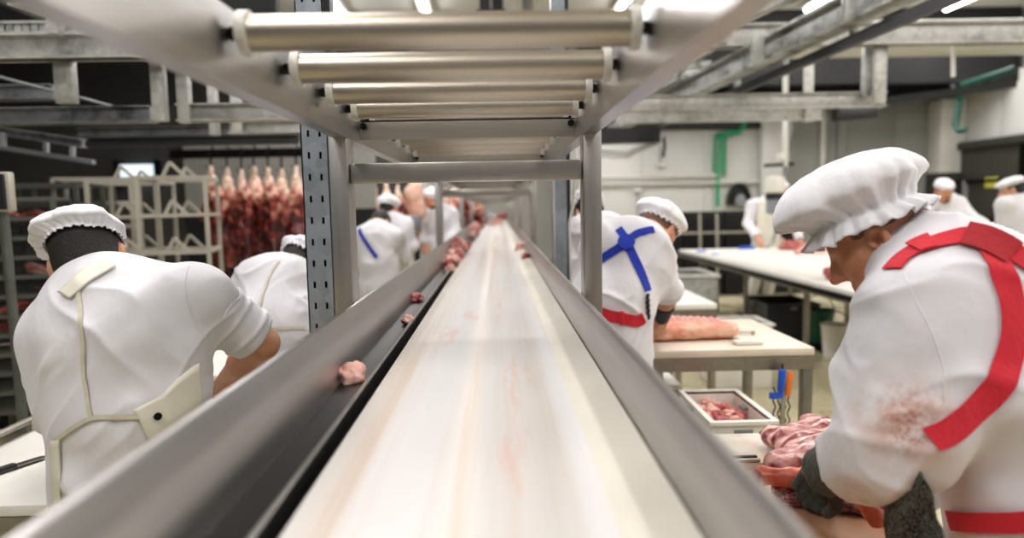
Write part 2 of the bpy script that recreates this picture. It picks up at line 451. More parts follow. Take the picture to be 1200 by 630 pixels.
# left background: pale partition behind the carcasses, bright window
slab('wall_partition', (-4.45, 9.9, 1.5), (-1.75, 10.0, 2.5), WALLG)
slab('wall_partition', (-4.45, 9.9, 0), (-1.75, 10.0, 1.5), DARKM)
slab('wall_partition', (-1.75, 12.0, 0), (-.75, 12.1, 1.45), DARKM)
BRIGHT, nt, b = _nt('bright_window_light'); b.inputs['Emission Color'].default_value = lin('#cfe2f2'); b.inputs['Emission Strength'].default_value = 1.6
BRIGHT = MATS['bright_window_light']
w = struct(empty('window_1', P(162, 205, 9.85)))
a, c = P(141, 193, 9.85), P(184, 216, 9.85)
MB().box2((a[0], 9.83, c[2]), (c[0], 9.86, a[2])).build('glass', BRIGHT, w)
for q in (a[0]-.03, c[0]+.03): MB().box2((q-.03, 9.78, c[2]-.06), (q+.03, 9.9, a[2]+.06)).build('frame', DARKSTEEL, w)
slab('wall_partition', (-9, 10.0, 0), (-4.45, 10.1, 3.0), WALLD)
# ------------------------------------------------------------------ wall services
g = empty('green_water_pipe', P(843, 150, 12.9), 'green water pipes running down the pale far wall', 'pipe')
def wp(px, py, Y=12.9): return P(px, py, Y)
MB().tube([wp(871, 128), wp(871, 148), wp(866, 154), wp(840, 159)], .055).build('pipe', GREEN, g)
MB().tube([wp(845, 158), wp(843, 200), wp(841, 205), wp(841, 242)], .035).build('pipe', GREEN, g)
MB().tube([wp(838, 158), wp(836.5, 201), wp(843, 202)], .028).build('pipe', GREEN, g)
MB().tube([wp(850, 158), wp(849, 207)], .028).build('pipe', GREEN, g)
g = empty('green_ceiling_pipe', P(1125, 120, 10.5), 'dark green pipe bent down high on the right wall', 'pipe')
MB().tube([P(1190, 80, 9.5), P(1128, 100, 10.3), P(1125, 118, 10.5), P(1120, 146, 10.5), P(1124, 153, 10.4), P(1133, 152, 10.3)], .05).build('pipe', simple('dark_green_pipe', '#0d4a3c', .5), g)
for yy, lab in ((206, 'upper'), (213, 'lower')):
    solo(MB().tube([wp(690, yy+2.5), wp(840 if yy == 206 else 893, yy-.3)], .03).build('wall_pipe', PIPEW), 'thin pale %s pipe running level along the far wall' % lab, 'pipe')
hr = empty('wall_hatch', P(865, 232, 12.9), 'black arch-shaped opening with grey insert on the far wall', 'hatch')
c0 = P(865, 240, 12.95)
arc = [c0+np.array([.20*math.cos(t), -.05, .38*math.sin(t)]) for t in np.linspace(0, PI, 15)]
MB().tube(arc, .05).build('rim', BLACKR, hr)
MB().prism([c0+np.array([.19*math.cos(t), -.03, .36*math.sin(t)]) for t in np.linspace(0, PI, 15)], (0, .02, 0)).build('panel', BLACKP, hr)
MB().lathe([(.11, 0), (.10, .12), (.05, .2)], c0+np.array([0, -.12, 0])).build('insert', GREYP, hr)
for px, py, lab in ((774, 194, 'upper'), (747, 223, 'lower')):
    c0 = P(px, py, 12.94)
    e = empty('wall_bell', c0, 'small white round fitting on the far wall, the %s one' % lab, 'fitting')
    MB().lathe([(.01, -.04), (.06, -.03), (.075, 0), (.06, .03), (.01, .04)], c0).build('dome', CAPW, e)
    MB().tube([c0, c0+np.array([0, 0, .5 if lab == 'upper' else -.5])], .012).build('cable', GREYP, e)
# ------------------------------------------------------------------ lamps: rows of fluorescent fittings along the hall
TUBE, nt, b = _nt('fluorescent_tube'); b.inputs['Emission Color'].default_value = (1, .972, .98, 1); b.inputs['Emission Strength'].default_value = 30
TUBE = MATS['fluorescent_tube']
HOUS = simple('lamp_housing_enamel', '#dcdad2', .4, var=.03)
def lamp(x, y, z, ln=2.2, power=55, vis=True):
    e = empty('ceiling_lamp', (x, y, z), None, 'lamp')
    tag(e, 'long fluorescent lamp fitting under the ceiling', 'lamp', 'fluorescent ceiling lamps')
    MB().box((x, y, z+.05), (.22, ln, .07), None, .015).build('housing', HOUS, e)
    MB().tube([(x, y-ln/2+.05, z-.01), (x, y+ln/2-.05, z-.01)], .05, 8).build('tube', TUBE, e)
    L = bpy.data.lights.new('lamp_light', 'AREA'); L.shape = 'RECTANGLE'; L.size = .3; L.size_y = ln; L.energy = power
    L.color = (1.0, .972, .985)
    o = bpy.data.objects.new('lamp_light', L); COL.objects.link(o); o.parent = e; o.location = (0, 0, -.07)
LAMPZ = 4.5
for y in (10.0, 6.4, 2.8, -.8):
    for x in (-2.36, -1.05, 1.98, 4.98, 7.2):
        lamp(x, y, LAMPZ, 2.2, (42 if y < 8 else 85))
lamp(-.3, 15.5, 3.45, 2.2, 40)
W = bpy.data.worlds.new('hall'); scene.world = W; W.use_nodes = True
bg = W.node_tree.nodes['Background']; bg.inputs[0].default_value = (.96, .95, 1, 1); bg.inputs[1].default_value = .22
scene.view_settings.view_transform = 'Standard'; scene.view_settings.look = 'None'
scene.view_settings.exposure = -0.33; scene.view_settings.gamma = 1.0; scene.view_settings.use_curve_mapping = False
scene.cycles.max_bounces = 6; scene.cycles.diffuse_bounces = 4; scene.cycles.glossy_bounces = 3; scene.cycles.caustics_reflective = False; scene.cycles.caustics_refractive = False
scene.cycles.sample_clamp_indirect = 6.0
scene.cycles.use_denoising = True
# ------------------------------------------------------------------ belt conveyor
Y0, Y1 = .25, 18.0
Z = lambda dz: H-dz
BELT, nt, b = _nt('white_belt')
v = coord(nt, (14, .22, 1)); n1 = noise(nt, v, 1.0, 5, .6); v2 = coord(nt, (5, .5, 1)); n2 = noise(nt, v2, 3.0, 6, .7)
base = ramp(nt, n1, [(.30, lin('#cbb5a0')), (.43, lin('#dcd4cc')), (.6, lin('#e2e0df'))])
base = mix(nt, ramp(nt, n2, [(.60, (0, 0, 0, 1)), (.74, (.7,)*3+(1,))]), base, lin('#e3a996'))
nt.links.new(base, b.inputs['Base Color']); b.inputs['Roughness'].default_value = .42
wv = nt.nodes.new('ShaderNodeTexWave'); wv.bands_direction = 'Y'; wv.inputs['Scale'].default_value = 12; nt.links.new(coord(nt), wv.inputs['Vector'])
bump(nt, b, wv.outputs['Fac'], .03, .004); BELT = MATS['white_belt']
bc = empty('belt_conveyor', (-.02, 9, 0), 'long white belt conveyor with steel guards down the middle of the hall', 'conveyor')
MB().box2((-.2415, Y0, Z(.356)), (.125, Y1, Z(.35))).build('belt', BELT, bc)
MB().prism([(.125, Y0, Z(.358)), (.125, Y0, Z(.352)), (.198, Y0, Z(.332)), (.198, Y0, Z(.358))], (0, Y1-Y0, 0)).build('side_strip', simple('cream_edge_strip', '#e2dccd', .42, var=.08, vs=3), bc)
MB().prism([(-.333, Y0, Z(.36)), (-.357, Y0, Z(.244)), (-.360, Y0, Z(.239)), (-.366, Y0, Z(.237)), (-.371, Y0, Z(.24)), (-.374, Y0, Z(.246)), (-.374, Y0, Z(.45)), (-.333, Y0, Z(.45))], (0, Y1-Y0, 0)).build('side_guard', STEEL, bc)
MB().prism([(.198, Y0, Z(.36)), (.207, Y0, Z(.245)), (.210, Y0, Z(.239)), (.216, Y0, Z(.237)), (.222, Y0, Z(.24)), (.225, Y0, Z(.246)), (.225, Y0, Z(.45)), (.198, Y0, Z(.45))], (0, Y1-Y0, 0)).build('side_guard', STEEL, bc)
gt = MB()
gt.prism([(-.334, Y0, Z(.366)), (-.334, Y0, Z(.362)), (-.276, Y0, Z(.362)), (-.276, Y0, Z(.366))], (0, Y1-Y0, 0))
gt.build('gutter', DARKSTEEL, bc)
MB().prism([(-.276, Y0, Z(.40)), (-.276, Y0, Z(.349)), (-.270, Y0, Z(.346)), (-.267, Y0, Z(.349)), (-.267, Y0, Z(.40))], (0, Y1-Y0, 0)).build('gutter_lip', STEEL, bc)
MB().box2((-.333, Y0, Z(.46)), (.198, Y1, Z(.42))).build('belt_bed', BLACKR, bc)
ys_post = [1.78+2.9*k for k in range(6)]
for y in ys_post:
    for x in (-.35, .2):
        MB().box2((x-.03, y-.03, 0), (x+.03, y+.03, Z(.44)), .004).build('leg', POSTM, bc)
MB().box2((-.33, Y1, Z(.5)), (.2, Y1+.06, Z(.2)), .01).build('end_plate', STEEL, bc)
# ------------------------------------------------------------------ roller conveyor on its frame above the belt
rc = empty('roller_conveyor', (-.076, 9, Z(.24)), 'steel roller conveyor on square posts above the belt', 'conveyor')
XL, XR = -.372, .218
def cpl(x0, x1, mat=None):
    inn = x0 if x0 > 0 else x1
    m = MB(); m.box2((x0, .55, Z(-.177)), (x1, Y1-1, Z(-.285)))
    s = 1 if x0 > 0 else -1
    m.box2((x1 if s > 0 else x0, .55, Z(-.177)), ((x1 if s > 0 else x0)+s*.03, Y1-1, Z(-.181)))
    m.box2((x1 if s > 0 else x0, .55, Z(-.281)), ((x1 if s > 0 else x0)+s*.03, Y1-1, Z(-.285)))
    return m.build('side_plate', STEEL, rc)
cpl(XL-.005, XL); cpl(XR, XR+.005)
k = 0; y = 1.0
while y < 17:
    if y < 13:
        r = MB().tube([(-.345, y, Z(-.249)), (.196, y, Z(-.249))], .0258, 20).build('roller', ROLLER, rc)
        for xa, xb, xp in ((-.357, -.343, XL), (.193, .207, XR)):
            cp = MB(); cp.tube([(xa, y, Z(-.249)), (xb, y, Z(-.249))], .0315, 20); cp.build('bearing_cap', CAPW, r)
            MB().tube([(xa if xa < 0 else xb, y, Z(-.249)), (xp, y, Z(-.249))], .010, 10).build('axle', DARKSTEEL, r)
    y += .25
for y in (1.90, 3.13, 4.66, 6.1, 7.6, 9.1, 10.6):
    cpb = MB(); cpb.box2((XL, y, Z(-.186)), (XR, y+.004, Z(-.238))); cpb.box2((XL, y, Z(-.234)), (XR, y+.03, Z(-.238)))
    cpb.build('cross_plate', STEELX, rc)
    for xx in (XL+.012, XR-.012):
        bt = MB(); bt.tube([(xx, y-.012, Z(-.222)), (xx, y, Z(-.222))], .010, 6); bt.build('bolt', DARKSTEEL, rc)
for y in ys_post:
    for xa, xb in ((XL-.05, XL-.002), (XR+.002, XR+.048)):
        MB().box2((xa, y-.04, Z(.40)), (xb, y+.04, Z(-.2)), .004).build('post', POSTM, rc)
    MB().box2((XL, y-.022, Z(-.064)), (XR, y+.022, Z(-.114)), .003).build('crossbar', STEELX, rc)
# ------------------------------------------------------------------ galvanised slotted uprights
def upright(x0, x1, y, ztop, label, dep=.06, slots=True):
    e = empty('slotted_upright', ((x0+x1)/2, y, 0), label, 'upright')
    w = x1-x0; m = MB()
    # face with two columns of slots: strips and bridges
    sw, sh, pitch = w*.045, .019, .0625
    xs = [x0, x0+w*.28-sw, x0+w*.28+sw, x0+w*.70-sw, x0+w*.70+sw, x1]
    if not slots: xs = [x0, x1]; m.box2((x0, y, 0), (x1, y+.004, ztop))
    for i in ((0, 2, 4) if slots else ()): m.box2((xs[i], y, 0), (xs[i+1], y+.004, ztop))
    z = 0.02 if slots else 99
    while z < ztop-.03:
        for i in (1, 3): m.box2((xs[i], y+.0002, z+sh), (xs[i+1], y+.0038, z+pitch))
        z += pitch
    m.box2((x0, y, 0), (x0+.004, y+dep, ztop)); m.box2((x1-.004, y, 0), (x1, y+dep, ztop))
    m.build('slotted_face', GALV, e, smooth=False)
    MB().box2((x0+.005, y+dep*.5, 0), (x1-.005, y+dep*.5+.003, ztop)).build('channel_back', DARKSTEEL, e)
    MB().box2((x0-.03, y-.03, 0), (x1+.03, y+dep+.03, .008)).build('foot_plate', GALV, e)
    MB().box2((x1, y+.012, 0), (x1+.018, y+dep, ztop)).build('edge_channel', BLACKP, e)
    return e
upright(-.562, -.483, 2.0, 4.58, 'grey galvanised slotted upright beside the left conveyor guard')
upright(.262, .325, 3.2, 4.58, 'blue-grey galvanised upright just beyond the right conveyor posts', slots=False)
solo(MB().box2((.198+.04, 3.0, 0), (.252, 3.06, 1.62), .004).build('steel_post', POSTM), 'short flat steel post standing against the blue-grey upright', 'post')
solo(MB().tube([P(672, 150, 3.1), P(676, 190, 3.1), P(672, 235, 3.1), P(667, 262, 3.1), P(668, 300, 3.1), P(669, 345, 3.1)], .006).build('hanging_hose', PIPEW), 'thin pale hose hanging beside the blue-grey upright', 'hose')
# ------------------------------------------------------------------ overhead steelwork
def cbeam(a, b, w, h, mat=GALVB):
    """I-shaped beam from a to b, web plus two flanges"""
    m = MB(); a = np.array(a, float); b = np.array(b, float); u = np.array([0, 0, 1.])
    m.bar(a, b, w*.28, h); m.bar(a+u*(h/2-h*.06), b+u*(h/2-h*.06), w, h*.12); m.bar(a-u*(h/2-h*.06), b-u*(h/2-h*.06), w, h*.12)
    return m
def xbeam(e, x0, x1, yt, yb, Y, mat=GALVB, name='beam', w=.12):
    a, b = P((x0+x1)/2, yt, Y), P((x0+x1)/2, yb, Y); z = (a[2]+b[2])/2; h = a[2]-b[2]
    A, B = P(x0, (yt+yb)/2, Y), P(x1, (yt+yb)/2, Y)
    m = MB(); m.box((((A[0]+B[0])/2), Y+.03, z), (B[0]-A[0], .05, h), None, .004)
    m.box(((A[0]+B[0])/2, Y+.03, z-h*.46), (B[0]-A[0], w, h*.08)); m.box(((A[0]+B[0])/2, Y+.03, z+h*.46), (B[0]-A[0], w, h*.08))
    return m.build(name, mat, e)
def drop(e, x0, x1, yt, yb, Y, mat=GALVR, name='hanger'):
    a, b = P((x0+x1)/2, yt, Y), P((x0+x1)/2, yb, Y); w = (x1-x0)/800*Y*.8
    m = MB(); m.box(((a[0]+b[0])/2, Y+.05, (a[2]+b[2])/2), (w, .055, a[2]-b[2]), None, .004)
    return m.build(name, mat, e)
def frame(loc, label): return empty('overhead_beam_frame', loc, label, 'overhead rail')
e = frame(P(100, 47, 3.6), 'large galvanised cross beam with hangers above the worker in the cream apron')
xbeam(e, -120, 330, 39, 68, 3.6, GALVR)
pt = MB(); A, B = P(-120, 33, 3.62), P(330, 33, 3.62); zt, zb = P(100, 26, 3.62)[2], P(100, 38.5, 3.62)[2]
nx = 46
for i in range(nx):
    xx = A[0]+(B[0]-A[0])*(i+.5)/nx; pt.box((xx, 3.62, (zt+zb)/2), ((B[0]-A[0])/nx*.8, .03, zt-zb))
pt.box(((A[0]+B[0])/2, 3.62, zt), (B[0]-A[0], .05, .012)); pt.box(((A[0]+B[0])/2, 3.62, zb), (B[0]-A[0], .05, .012)); pt.box(((A[0]+B[0])/2, 3.66, (zt+zb)/2), (B[0]-A[0], .01, zt-zb))
pt.build('perforated_tray', GALVB, e)
drop(e, 57, 83, 66, 120, 3.62); drop(e, 172, 190, 66, 141, 3.66); drop(e, 202, 219, 66, 143, 3.7)
e = frame(P(280, 130, 3.72), 'lower pale beam joined to the hangers beside the upright')
xbeam(e, 208, 352, 121, 141, 3.76, GALVR); 
e = frame(P(300, 148, 4.6), 'second pale beam with two hangers behind the upright')
xbeam(e, 268, 352, 142, 156, 4.62, GALVR); drop(e, 240, 252, 70, 158, 4.6); drop(e, 266, 281, 70, 156, 4.55)
e = frame(P(90, 135, 4.0), 'stained beam running level at the far left, middle height')
xbeam(e, -100, 176, 126, 145, 3.95, GALVD)
e = frame(P(20, 107, 4.4), 'stained beam ending at the first hanger, far left')
xbeam(e, -100, 62, 100, 117, 4.4, GALVD)
e = frame(P(60, 165, 5.2), 'low sloping beam with short hangers at far left, lowest of all')
cbeam(P(-30, 149, 5.4), P(98, 168, 4.9), .06, .06).build('beam', GALVD, e)
MB().bar(P(-30, 168, 5.4), P(110, 190, 4.9), .03).build('tie', GREYP, e)
for px, y0, y1 in ((4, 155, 172), (54, 162, 181), (85, 167, 186)): MB().bar(P(px, y0, 5.2), P(px, y1, 5.2), .03).build('hanger', GREYP, e)
e = frame(P(180, 150, 5.8), 'dull beam crossing behind the hangers, far back')
xbeam(e, 90, 350, 148, 158, 5.8, galv('dull_galvanised', '#6d6f70', metal=.3, stain=.9)); 
e = frame(P(180, 163, 6.0), 'dark grey beam crossing just below the dull beam')
xbeam(e, 85, 350, 160, 170, 6.05, simple('dark_grey_steel', '#3a3c3e', .5))
e = frame(P(70, 10, 2.6), 'sloping pale rail at the top left corner above the cross beam')
cbeam(P(20, -8, 2.15), P(190, 52, 3.3), .06, .07).build('beam', GALVR, e)
MB().bar(P(67, 16, 3.55), P(64, 40, 3.55), .06).build('hanger', GALVR, e)
solo(MB().tube([P(-20, 85, 4.2), P(33, 99, 4.2), P(90, 113, 4.2), P(140, 127, 4.2)], .008).build('tie_rod', GREYP), 'thin tie rod sloping through the dark roof at left', 'rod')
# right side
e = frame(P(1000, 38, 6), 'long galvanised cross beam above the long table')
xbeam(e, 806, 1300, 26, 52, 6.0, GALVR, w=.16); drop(e, 1026, 1043, 52, 119, 6.02); drop(e, 1013, 1027, 52, 112, 6.1, GALVB)
e = frame(P(900, 118, 6.1), 'lower pale beam ending at the tall hanger on the right')
xbeam(e, 716, 1038, 110, 127, 6.2, GALVR)
e = frame(P(860, 134, 7.2), 'lowest pale beam in front of the green pipes')
xbeam(e, 722, 963, 127, 142, 7.2, GALVR); drop(e, 944, 956, 70, 142, 7.15)
e = frame(P(870, 80, 7), 'wide galvanised rail running away towards the far wall')
cbeam(P(714, 150, 10.8), P(1075, -26, 3.9), .17, .19, GALVB).build('beam', GALVB, e)
for px, py, Y in ((890, 62, 5.3), (1000, 12, 4.3)): drop(e, px-9, px+9, py-22, py+10, Y, GALVB, 'clamp')
e = frame(P(950, 75, 5), 'dark overhead rail running away above the lower beams')
MB().bar(P(772, 147, 9.5), P(1150, -18, 3.4), .045, .07).build('beam', BLACKP, e)
MB().bar(P(772, 144.5, 9.5), P(955, 63, 5.2), .03, .018).build('cover_strip', GALVR, e)
for px, py, Y in ((866, 101, 6.6), (921, 75, 5.6), (1005, 36, 4.6)): drop(e, px-4, px+4, py-14, py+8, Y, GALVB, 'clamp')
e = frame(P(790, 85, 7), 'slim pale rail beside the steel side plate, upper right')
cbeam(P(742, 117, 9.6), P(850, 42, 5.9), .07, .09).build('beam', GALVR, e)
cbeam(P(700, 138, 11), P(800, 88, 7.2), .07, .08).build('beam', GALVB, e)
for i in range(4): MB().bar(P(752+14*i, 106-9.5*i, 8.5-.6*i), P(790+14*i, 104-9.5*i, 8.5-.6*i), .08, .06).build('cross_tie', GALVB, e)
e = frame(P(880, 15, 4.6), 'short stained beam sloping at the top edge, right')
cbeam(P(805, 46, 5.8), P(940, -14, 4.4), .09, .10).build('beam', GALVB, e)
solo(MB().tube([P(1117, 52, 6.2), P(1117, 90, 6.2)], .018).build('hanging_rod', PIPEW), 'short white rod hanging below the long cross beam', 'rod')
solo(MB().bar(P(1012, 122, 10), P(1190, 98, 9.4), .08, .1).build('dark_duct', BLACKP), 'dark duct under the roof above the far doorway', 'duct')
solo(MB().bar(P(978, 135, 11.5), P(1025, 131, 11.5), .25, .2, .02).build('ceiling_heater', BLACKP), 'dark box unit mounted high on the far wall', 'heater')
# cable tray with drooping cables, right behind the post
e = empty('cable_tray', P(735, 165, 9), 'black cable tray with bundled cables beyond the right post', 'cable tray')
MB().bar(P(703, 160, 9), P(772, 158, 9), .2, .2).build('tray', BLACKP, e)
for i in range(7): MB().tube([P(700, 176+i*1.4, 9-.02*i), P(735, 178+i*1.2, 9), P(775, 163+i*.8, 9)], .012, 6).build('cable', GREYP if i % 2 else PIPEW, e)
MB().tube([P(778, 160, 9), P(779, 172, 9), P(777, 184, 9)], .02, 6).build('cable_end', BLACKR, e)
# hanging vacuum tool on its pole
e = empty('hanging_vacuum_tool', P(906, 222, 8.9), 'white cylindrical vacuum tool hanging on a pole before the far worker', 'tool')
T = 8.9
MB().tube([P(921, 62, T), P(920, 195, T)], .035).build('pole', PIPEW, e)
MB().tube([P(924, 130, T), P(927, 150, T), P(922, 172, T), P(924, 190, T), P(917, 215, T), P(914, 250, T), P(905, 285, T), P(898, 290, T)], .02).build('hose', GREYP, e)
c0 = P(908, 228, T)
MB().lathe([(.02, -.26), (.10, -.24), (.11, -.18), (.11, -.03)], c0).build('lower_can', GREYP, e)
MB().lathe([(.115, -.06), (.12, -.05), (.12, .01), (.115, .02)], c0).build('band', BLACKP, e)
MB().lathe([(.11, .02), (.125, .04), (.125, .19), (.11, .23), (.03, .25)], c0).build('upper_can', CAPW, e)
MB().bar(P(896, 194, T), P(930, 192, T), .04).build('handlebar', DARKSTEEL, e)
MB().tube([P(915, 187, T), P(915, 180, T)], .05).build('knob', CAPW, e)
# small dark fittings under the ceiling, seen over the nearest roller
for px in (568, 583):
    solo(MB().box(P(px, 4, 10), (.16, .1, .2), None, .01).build('ceiling_speaker', BLACKP), 'small black box under the pale ceiling, the %s of two' % ('first' if px == 568 else 'second'), 'speaker')
solo(MB().bar(P(558, 13.5, 10), P(592, 12.5, 10), .05, .03).build('ceiling_bracket', BLACKP), 'thin black bracket below the two small ceiling boxes', 'bracket')
for px, m_, lab in ((604, PIPEW, 'white'), (617, GREYP, 'grey'), (627, PIPEW, 'narrow white'), (652, simple('brown_pipe', '#8a6a4c', .5), 'brown')):
    solo(MB().tube([P(px, -14, 9.7), P(px, 17, 10.4)], .06, 10).build('ceiling_pipe', m_), '%s pipe under the ceiling above the rollers' % lab, 'pipe')
# ------------------------------------------------------------------ meat
PORK = meatmat('pork_pink', '#c2655a', '#e2a594', '#f0dccd', 11, p=(.34, .48, .62))
LOIN = meatmat('pork_loin_flank', '#cf6a4e', '#e39a7c', '#efc3aa', 7, (1, 1, 2))
RED = meatmat('dark_red_meat', '#7d2224', '#b04a45', '#dfa396', 13, p=(.38, .52, .68))
CARC, nt, b = _nt('carcass_mixed'); v = coord(nt); n1 = noise(nt, v, 8, 5, .6, .5); n2 = noise(nt, v, 30, 3)
sx = nt.nodes.new('ShaderNodeSeparateXYZ'); nt.links.new(v, sx.inputs[0])
mr = nt.nodes.new('ShaderNodeMapRange'); mr.inputs[1].default_value = -.75; mr.inputs[2].default_value = -.15; mr.inputs[3].default_value = -.16; mr.inputs[4].default_value = .14; nt.links.new(sx.outputs['Z'], mr.inputs[0])
ad = nt.nodes.new('ShaderNodeMath'); ad.operation = 'ADD'; nt.links.new(n1, ad.inputs[0]); nt.links.new(mr.outputs[0], ad.inputs[1])
nt.links.new(ramp(nt, ad.outputs[0], [(.36, lin('#3a0f10')), (.48, lin('#9a3c34')), (.57, lin('#d8a189')), (.68, lin('#eedac6'))]), b.inputs['Base Color']); b.inputs['Roughness'].default_value = .4; bump(nt, b, n2, .35, .006)
RIBM, nt, b = _nt('rib_side_meat')
v = coord(nt); wv = nt.nodes.new('ShaderNodeTexWave'); wv.bands_direction = 'Y'; wv.inputs['Scale'].default_value = 9; wv.inputs['Distortion'].default_value = 2.2; wv.inputs['Detail'].default_value = 2
nt.links.new(v, wv.inputs['Vector']); n2 = noise(nt, v, 12, 5, .65)
base = mix(nt, ramp(nt, n2, [(.4, (0, 0, 0, 1)), (.62, (1, 1, 1, 1))]), ramp(nt, wv.outputs['Fac'], [(.25, lin('#7f2a31')), (.55, lin('#b46a68')), (.85, lin('#e2bfb2'))]), lin('#c58a86'))
nt.links.new(base, b.inputs['Base Color']); b.inputs['Roughness'].default_value = .25; bump(nt, b, n2, .3, .006)
SHANK = meatmat('pork_shank_skin', '#c2442f', '#dd6b50', '#efa98f', 8, (1, 1, 1), .25)
def blob_mesh(name, seed, s=.02, h=None):
    r = np.random.default_rng(seed); d = SDF()
    for _ in range(4):
        d.ell(r.normal(0, s*.45, 3), np.abs(r.normal(s*.8, s*.25, 3))+s*.25, k=s*.5)
    return d.mesh(name, h or s*.22, disp=lambda V, N: s*.42*vnoise(V/(s*.8), seed)+s*.16*vnoise(V/(s*.3), seed+9))
BLOBS = [blob_mesh('meat_scrap', 40+i) for i in range(5)]
for i, me in enumerate(BLOBS):
    me.polygons.foreach_set('use_smooth', [True]*len(me.polygons)); me.materials.append((PORK, RED, PORK, PORK, RED)[i])
def scrap(loc, s, label, group, name='meat_scrap'):
    o = bpy.data.objects.new(name, BLOBS[int(RNG.integers(0, 5))]); COL.objects.link(o)
    o.location = [float(v) for v in loc]; o.scale = (s, s, s*.85)
    o.rotation_euler = [float(v) for v in RNG.uniform(-.5, .5, 2)] + [float(RNG.uniform(0, 6.28))]
    return tag(o, label, 'meat', group)
zg = H-.362
for i in range(80):
    y = 5.2+RNG.normal(0, .55); lay = max(0., 1-abs(y-5.2)/1.1); fx = RNG.uniform(0, 1)**1.3
    scrap((-.322+fx*.06, y, zg+.014+RNG.uniform(0, .10)*lay*(1-.5*fx)), RNG.uniform(.8, 1.35), 'pink meat scrap in the pile lying in the gutter', 'meat scraps piled in the gutter')
for i in range(34):
    scrap((RNG.uniform(-.32, -.285), 9.0+RNG.normal(0, .7), zg+.016+RNG.uniform(0, .09)), RNG.uniform(1.1, 1.8), 'meat scrap in the farther heap along the gutter', 'meat scraps in the farther gutter heap')
for px, py, s, lab in ((404, 438, 1.25, 'pale pink scrap lying alone on the gutter edge, nearest of all'), (463, 350, .8, 'small red scrap in the gutter between the post and the pile'),
                 (481, 348, .7, 'small dark red scrap beside the belt edge'), (484, 375, .7, 'dark red scrap on the gutter lip')):
    p = Pz(px, py, zg+.013); p[0] = min(max(p[0], -.322), -.285); scrap(p, s, lab, None)
for px, py, s, lab in ((647, 290, 1.6, 'pink scrap caught against the right guard of the belt'), (652, 300, 1.0, 'small pink scrap below the one on the right guard')):
    p = Pz(px, py, H-.33); scrap((.175, p[1], H-.337+.012), s, lab, None)
for x, y, s, lab in ((-.12, 12.5, 3.6, 'flat pale meat piece at the far end of the belt'), (.0, 13.4, 3.8, 'pink meat piece at the far end of the belt'), (.12, 16.5, 5.5, 'big red and white joint past the end of the belt'), (-.1, 14.0, 3.2, 'small red meat piece near the end of the belt')):
    o = scrap((x, y, H-.35+.02*s*.42), s, lab, None, 'meat_joint'); o.scale = (s, s*1.2, s*.6)
# hanging carcasses
def carcass_mesh(seed):
    r = np.random.default_rng(seed); d = SDF(); q = lambda a: r.normal(0, a)
    d.cone((0, 0, -.02), (q(.015), 0, -.2), .026, .042)
    d.cone((0, 0, -.18), (.03+q(.02), q(.02), -.36), .055, .10, .04)
    d.cone((.03, 0, -.36), (q(.03), .02, -.82), .10, .12, .05, sq=((0, 1, 0), .65))
    d.cone((-.03, 0, -.3), (-.10+q(.03), -.07, -.62), .035, .045, .03)
    d.cone((-.02, 0, -.78), (-.03+q(.04), 0, -1.0), .10, .06, .05)
    d.cone((.02, 0, -.85), (.10+q(.05), -.05, -1.18), .045, .026, .03)
    d.ell((.02, -.10, -.58), (.075, .07, .22), k=.03, sub=True)
    return d.mesh('pork_carcass', .016, disp=lambda V, N: .010*vnoise(V*22, seed)+.006*vnoise(V*50, seed+1))
CM = [carcass_mesh(60+i) for i in range(4)]
for me in CM: me.materials.append(CARC); me.polygons.foreach_set('use_smooth', [True]*len(me.polygons))
hk = MB(); hk.tube([(0, 0, .20), (.02, 0, .19), (.02, 0, .16), (0, 0, .15), (0, 0, .0), (-.02, 0, -.03), (-.035, 0, .0)], .008, 6)
hko = hk.build('meat_hook', DARKSTEEL); HKM = hko.data; bpy.data.objects.remove(hko)
def hang(px, py, Y, i, s, label, group):
    p = P(px, py, Y)
    o = bpy.data.objects.new('pork_carcass', CM[i % 4]); COL.objects.link(o); o.location = [float(v) for v in p]
    o.scale = (s, s, s); o.rotation_euler = (0, 0, float(RNG.uniform(-.9, .9))); tag(o, label, 'carcass', group)
    k = bpy.data.objects.new('meat_hook', HKM); COL.objects.link(k); k.location = (float(p[0]), float(p[1]), float(p[2])); k.scale = (1.5, 1.5, 1.2)
    tag(k, 'dark steel hook holding a hanging pork side', 'hook', 'hooks on the carcass rails')
for i, px in enumerate((247, 266, 283, 297, 314, 330, 347)):
    hang(px, 194+2*(i % 3), 8.0+.22*(i % 2), i, (.95, 1.12, .82, 1.1, .9, 1.15, 1.0)[i], 'hanging pork side in the row left of the slotted upright', 'pork sides in the left row')
for i, px in enumerate((256, 289, 306, 322, 340, 356)):
    hang(px, 236+6*(i % 2), 8.9, i+1, .9, 'pork piece hanging behind the left row of sides', 'pork pieces behind the left row')
for i, px in enumerate((418, 428, 440, 452, 466, 478, 492, 505, 522, 533, 545, 556)):
    hang(px, 213+3*(i % 3), 11.0+.22*(i % 3), i, (1.0, .8, 1.1)[i % 3], 'hanging pork side seen far off between the conveyor posts', 'pork sides far off between the posts')
a, c = P(200, 181, 8.1), P(380, 178, 8.1)
solo(MB().bar(a, c, .06, .1).build('carcass_rail', DARKSTEEL), 'dark rail carrying the left row of pork sides', 'rail')
a, c = P(400, 205, 11.25), P(575, 203, 11.25)
solo(MB().bar(a, c, .06, .1).build('carcass_rail', GALVR), 'pale rail carrying the far pork sides between the posts', 'rail')
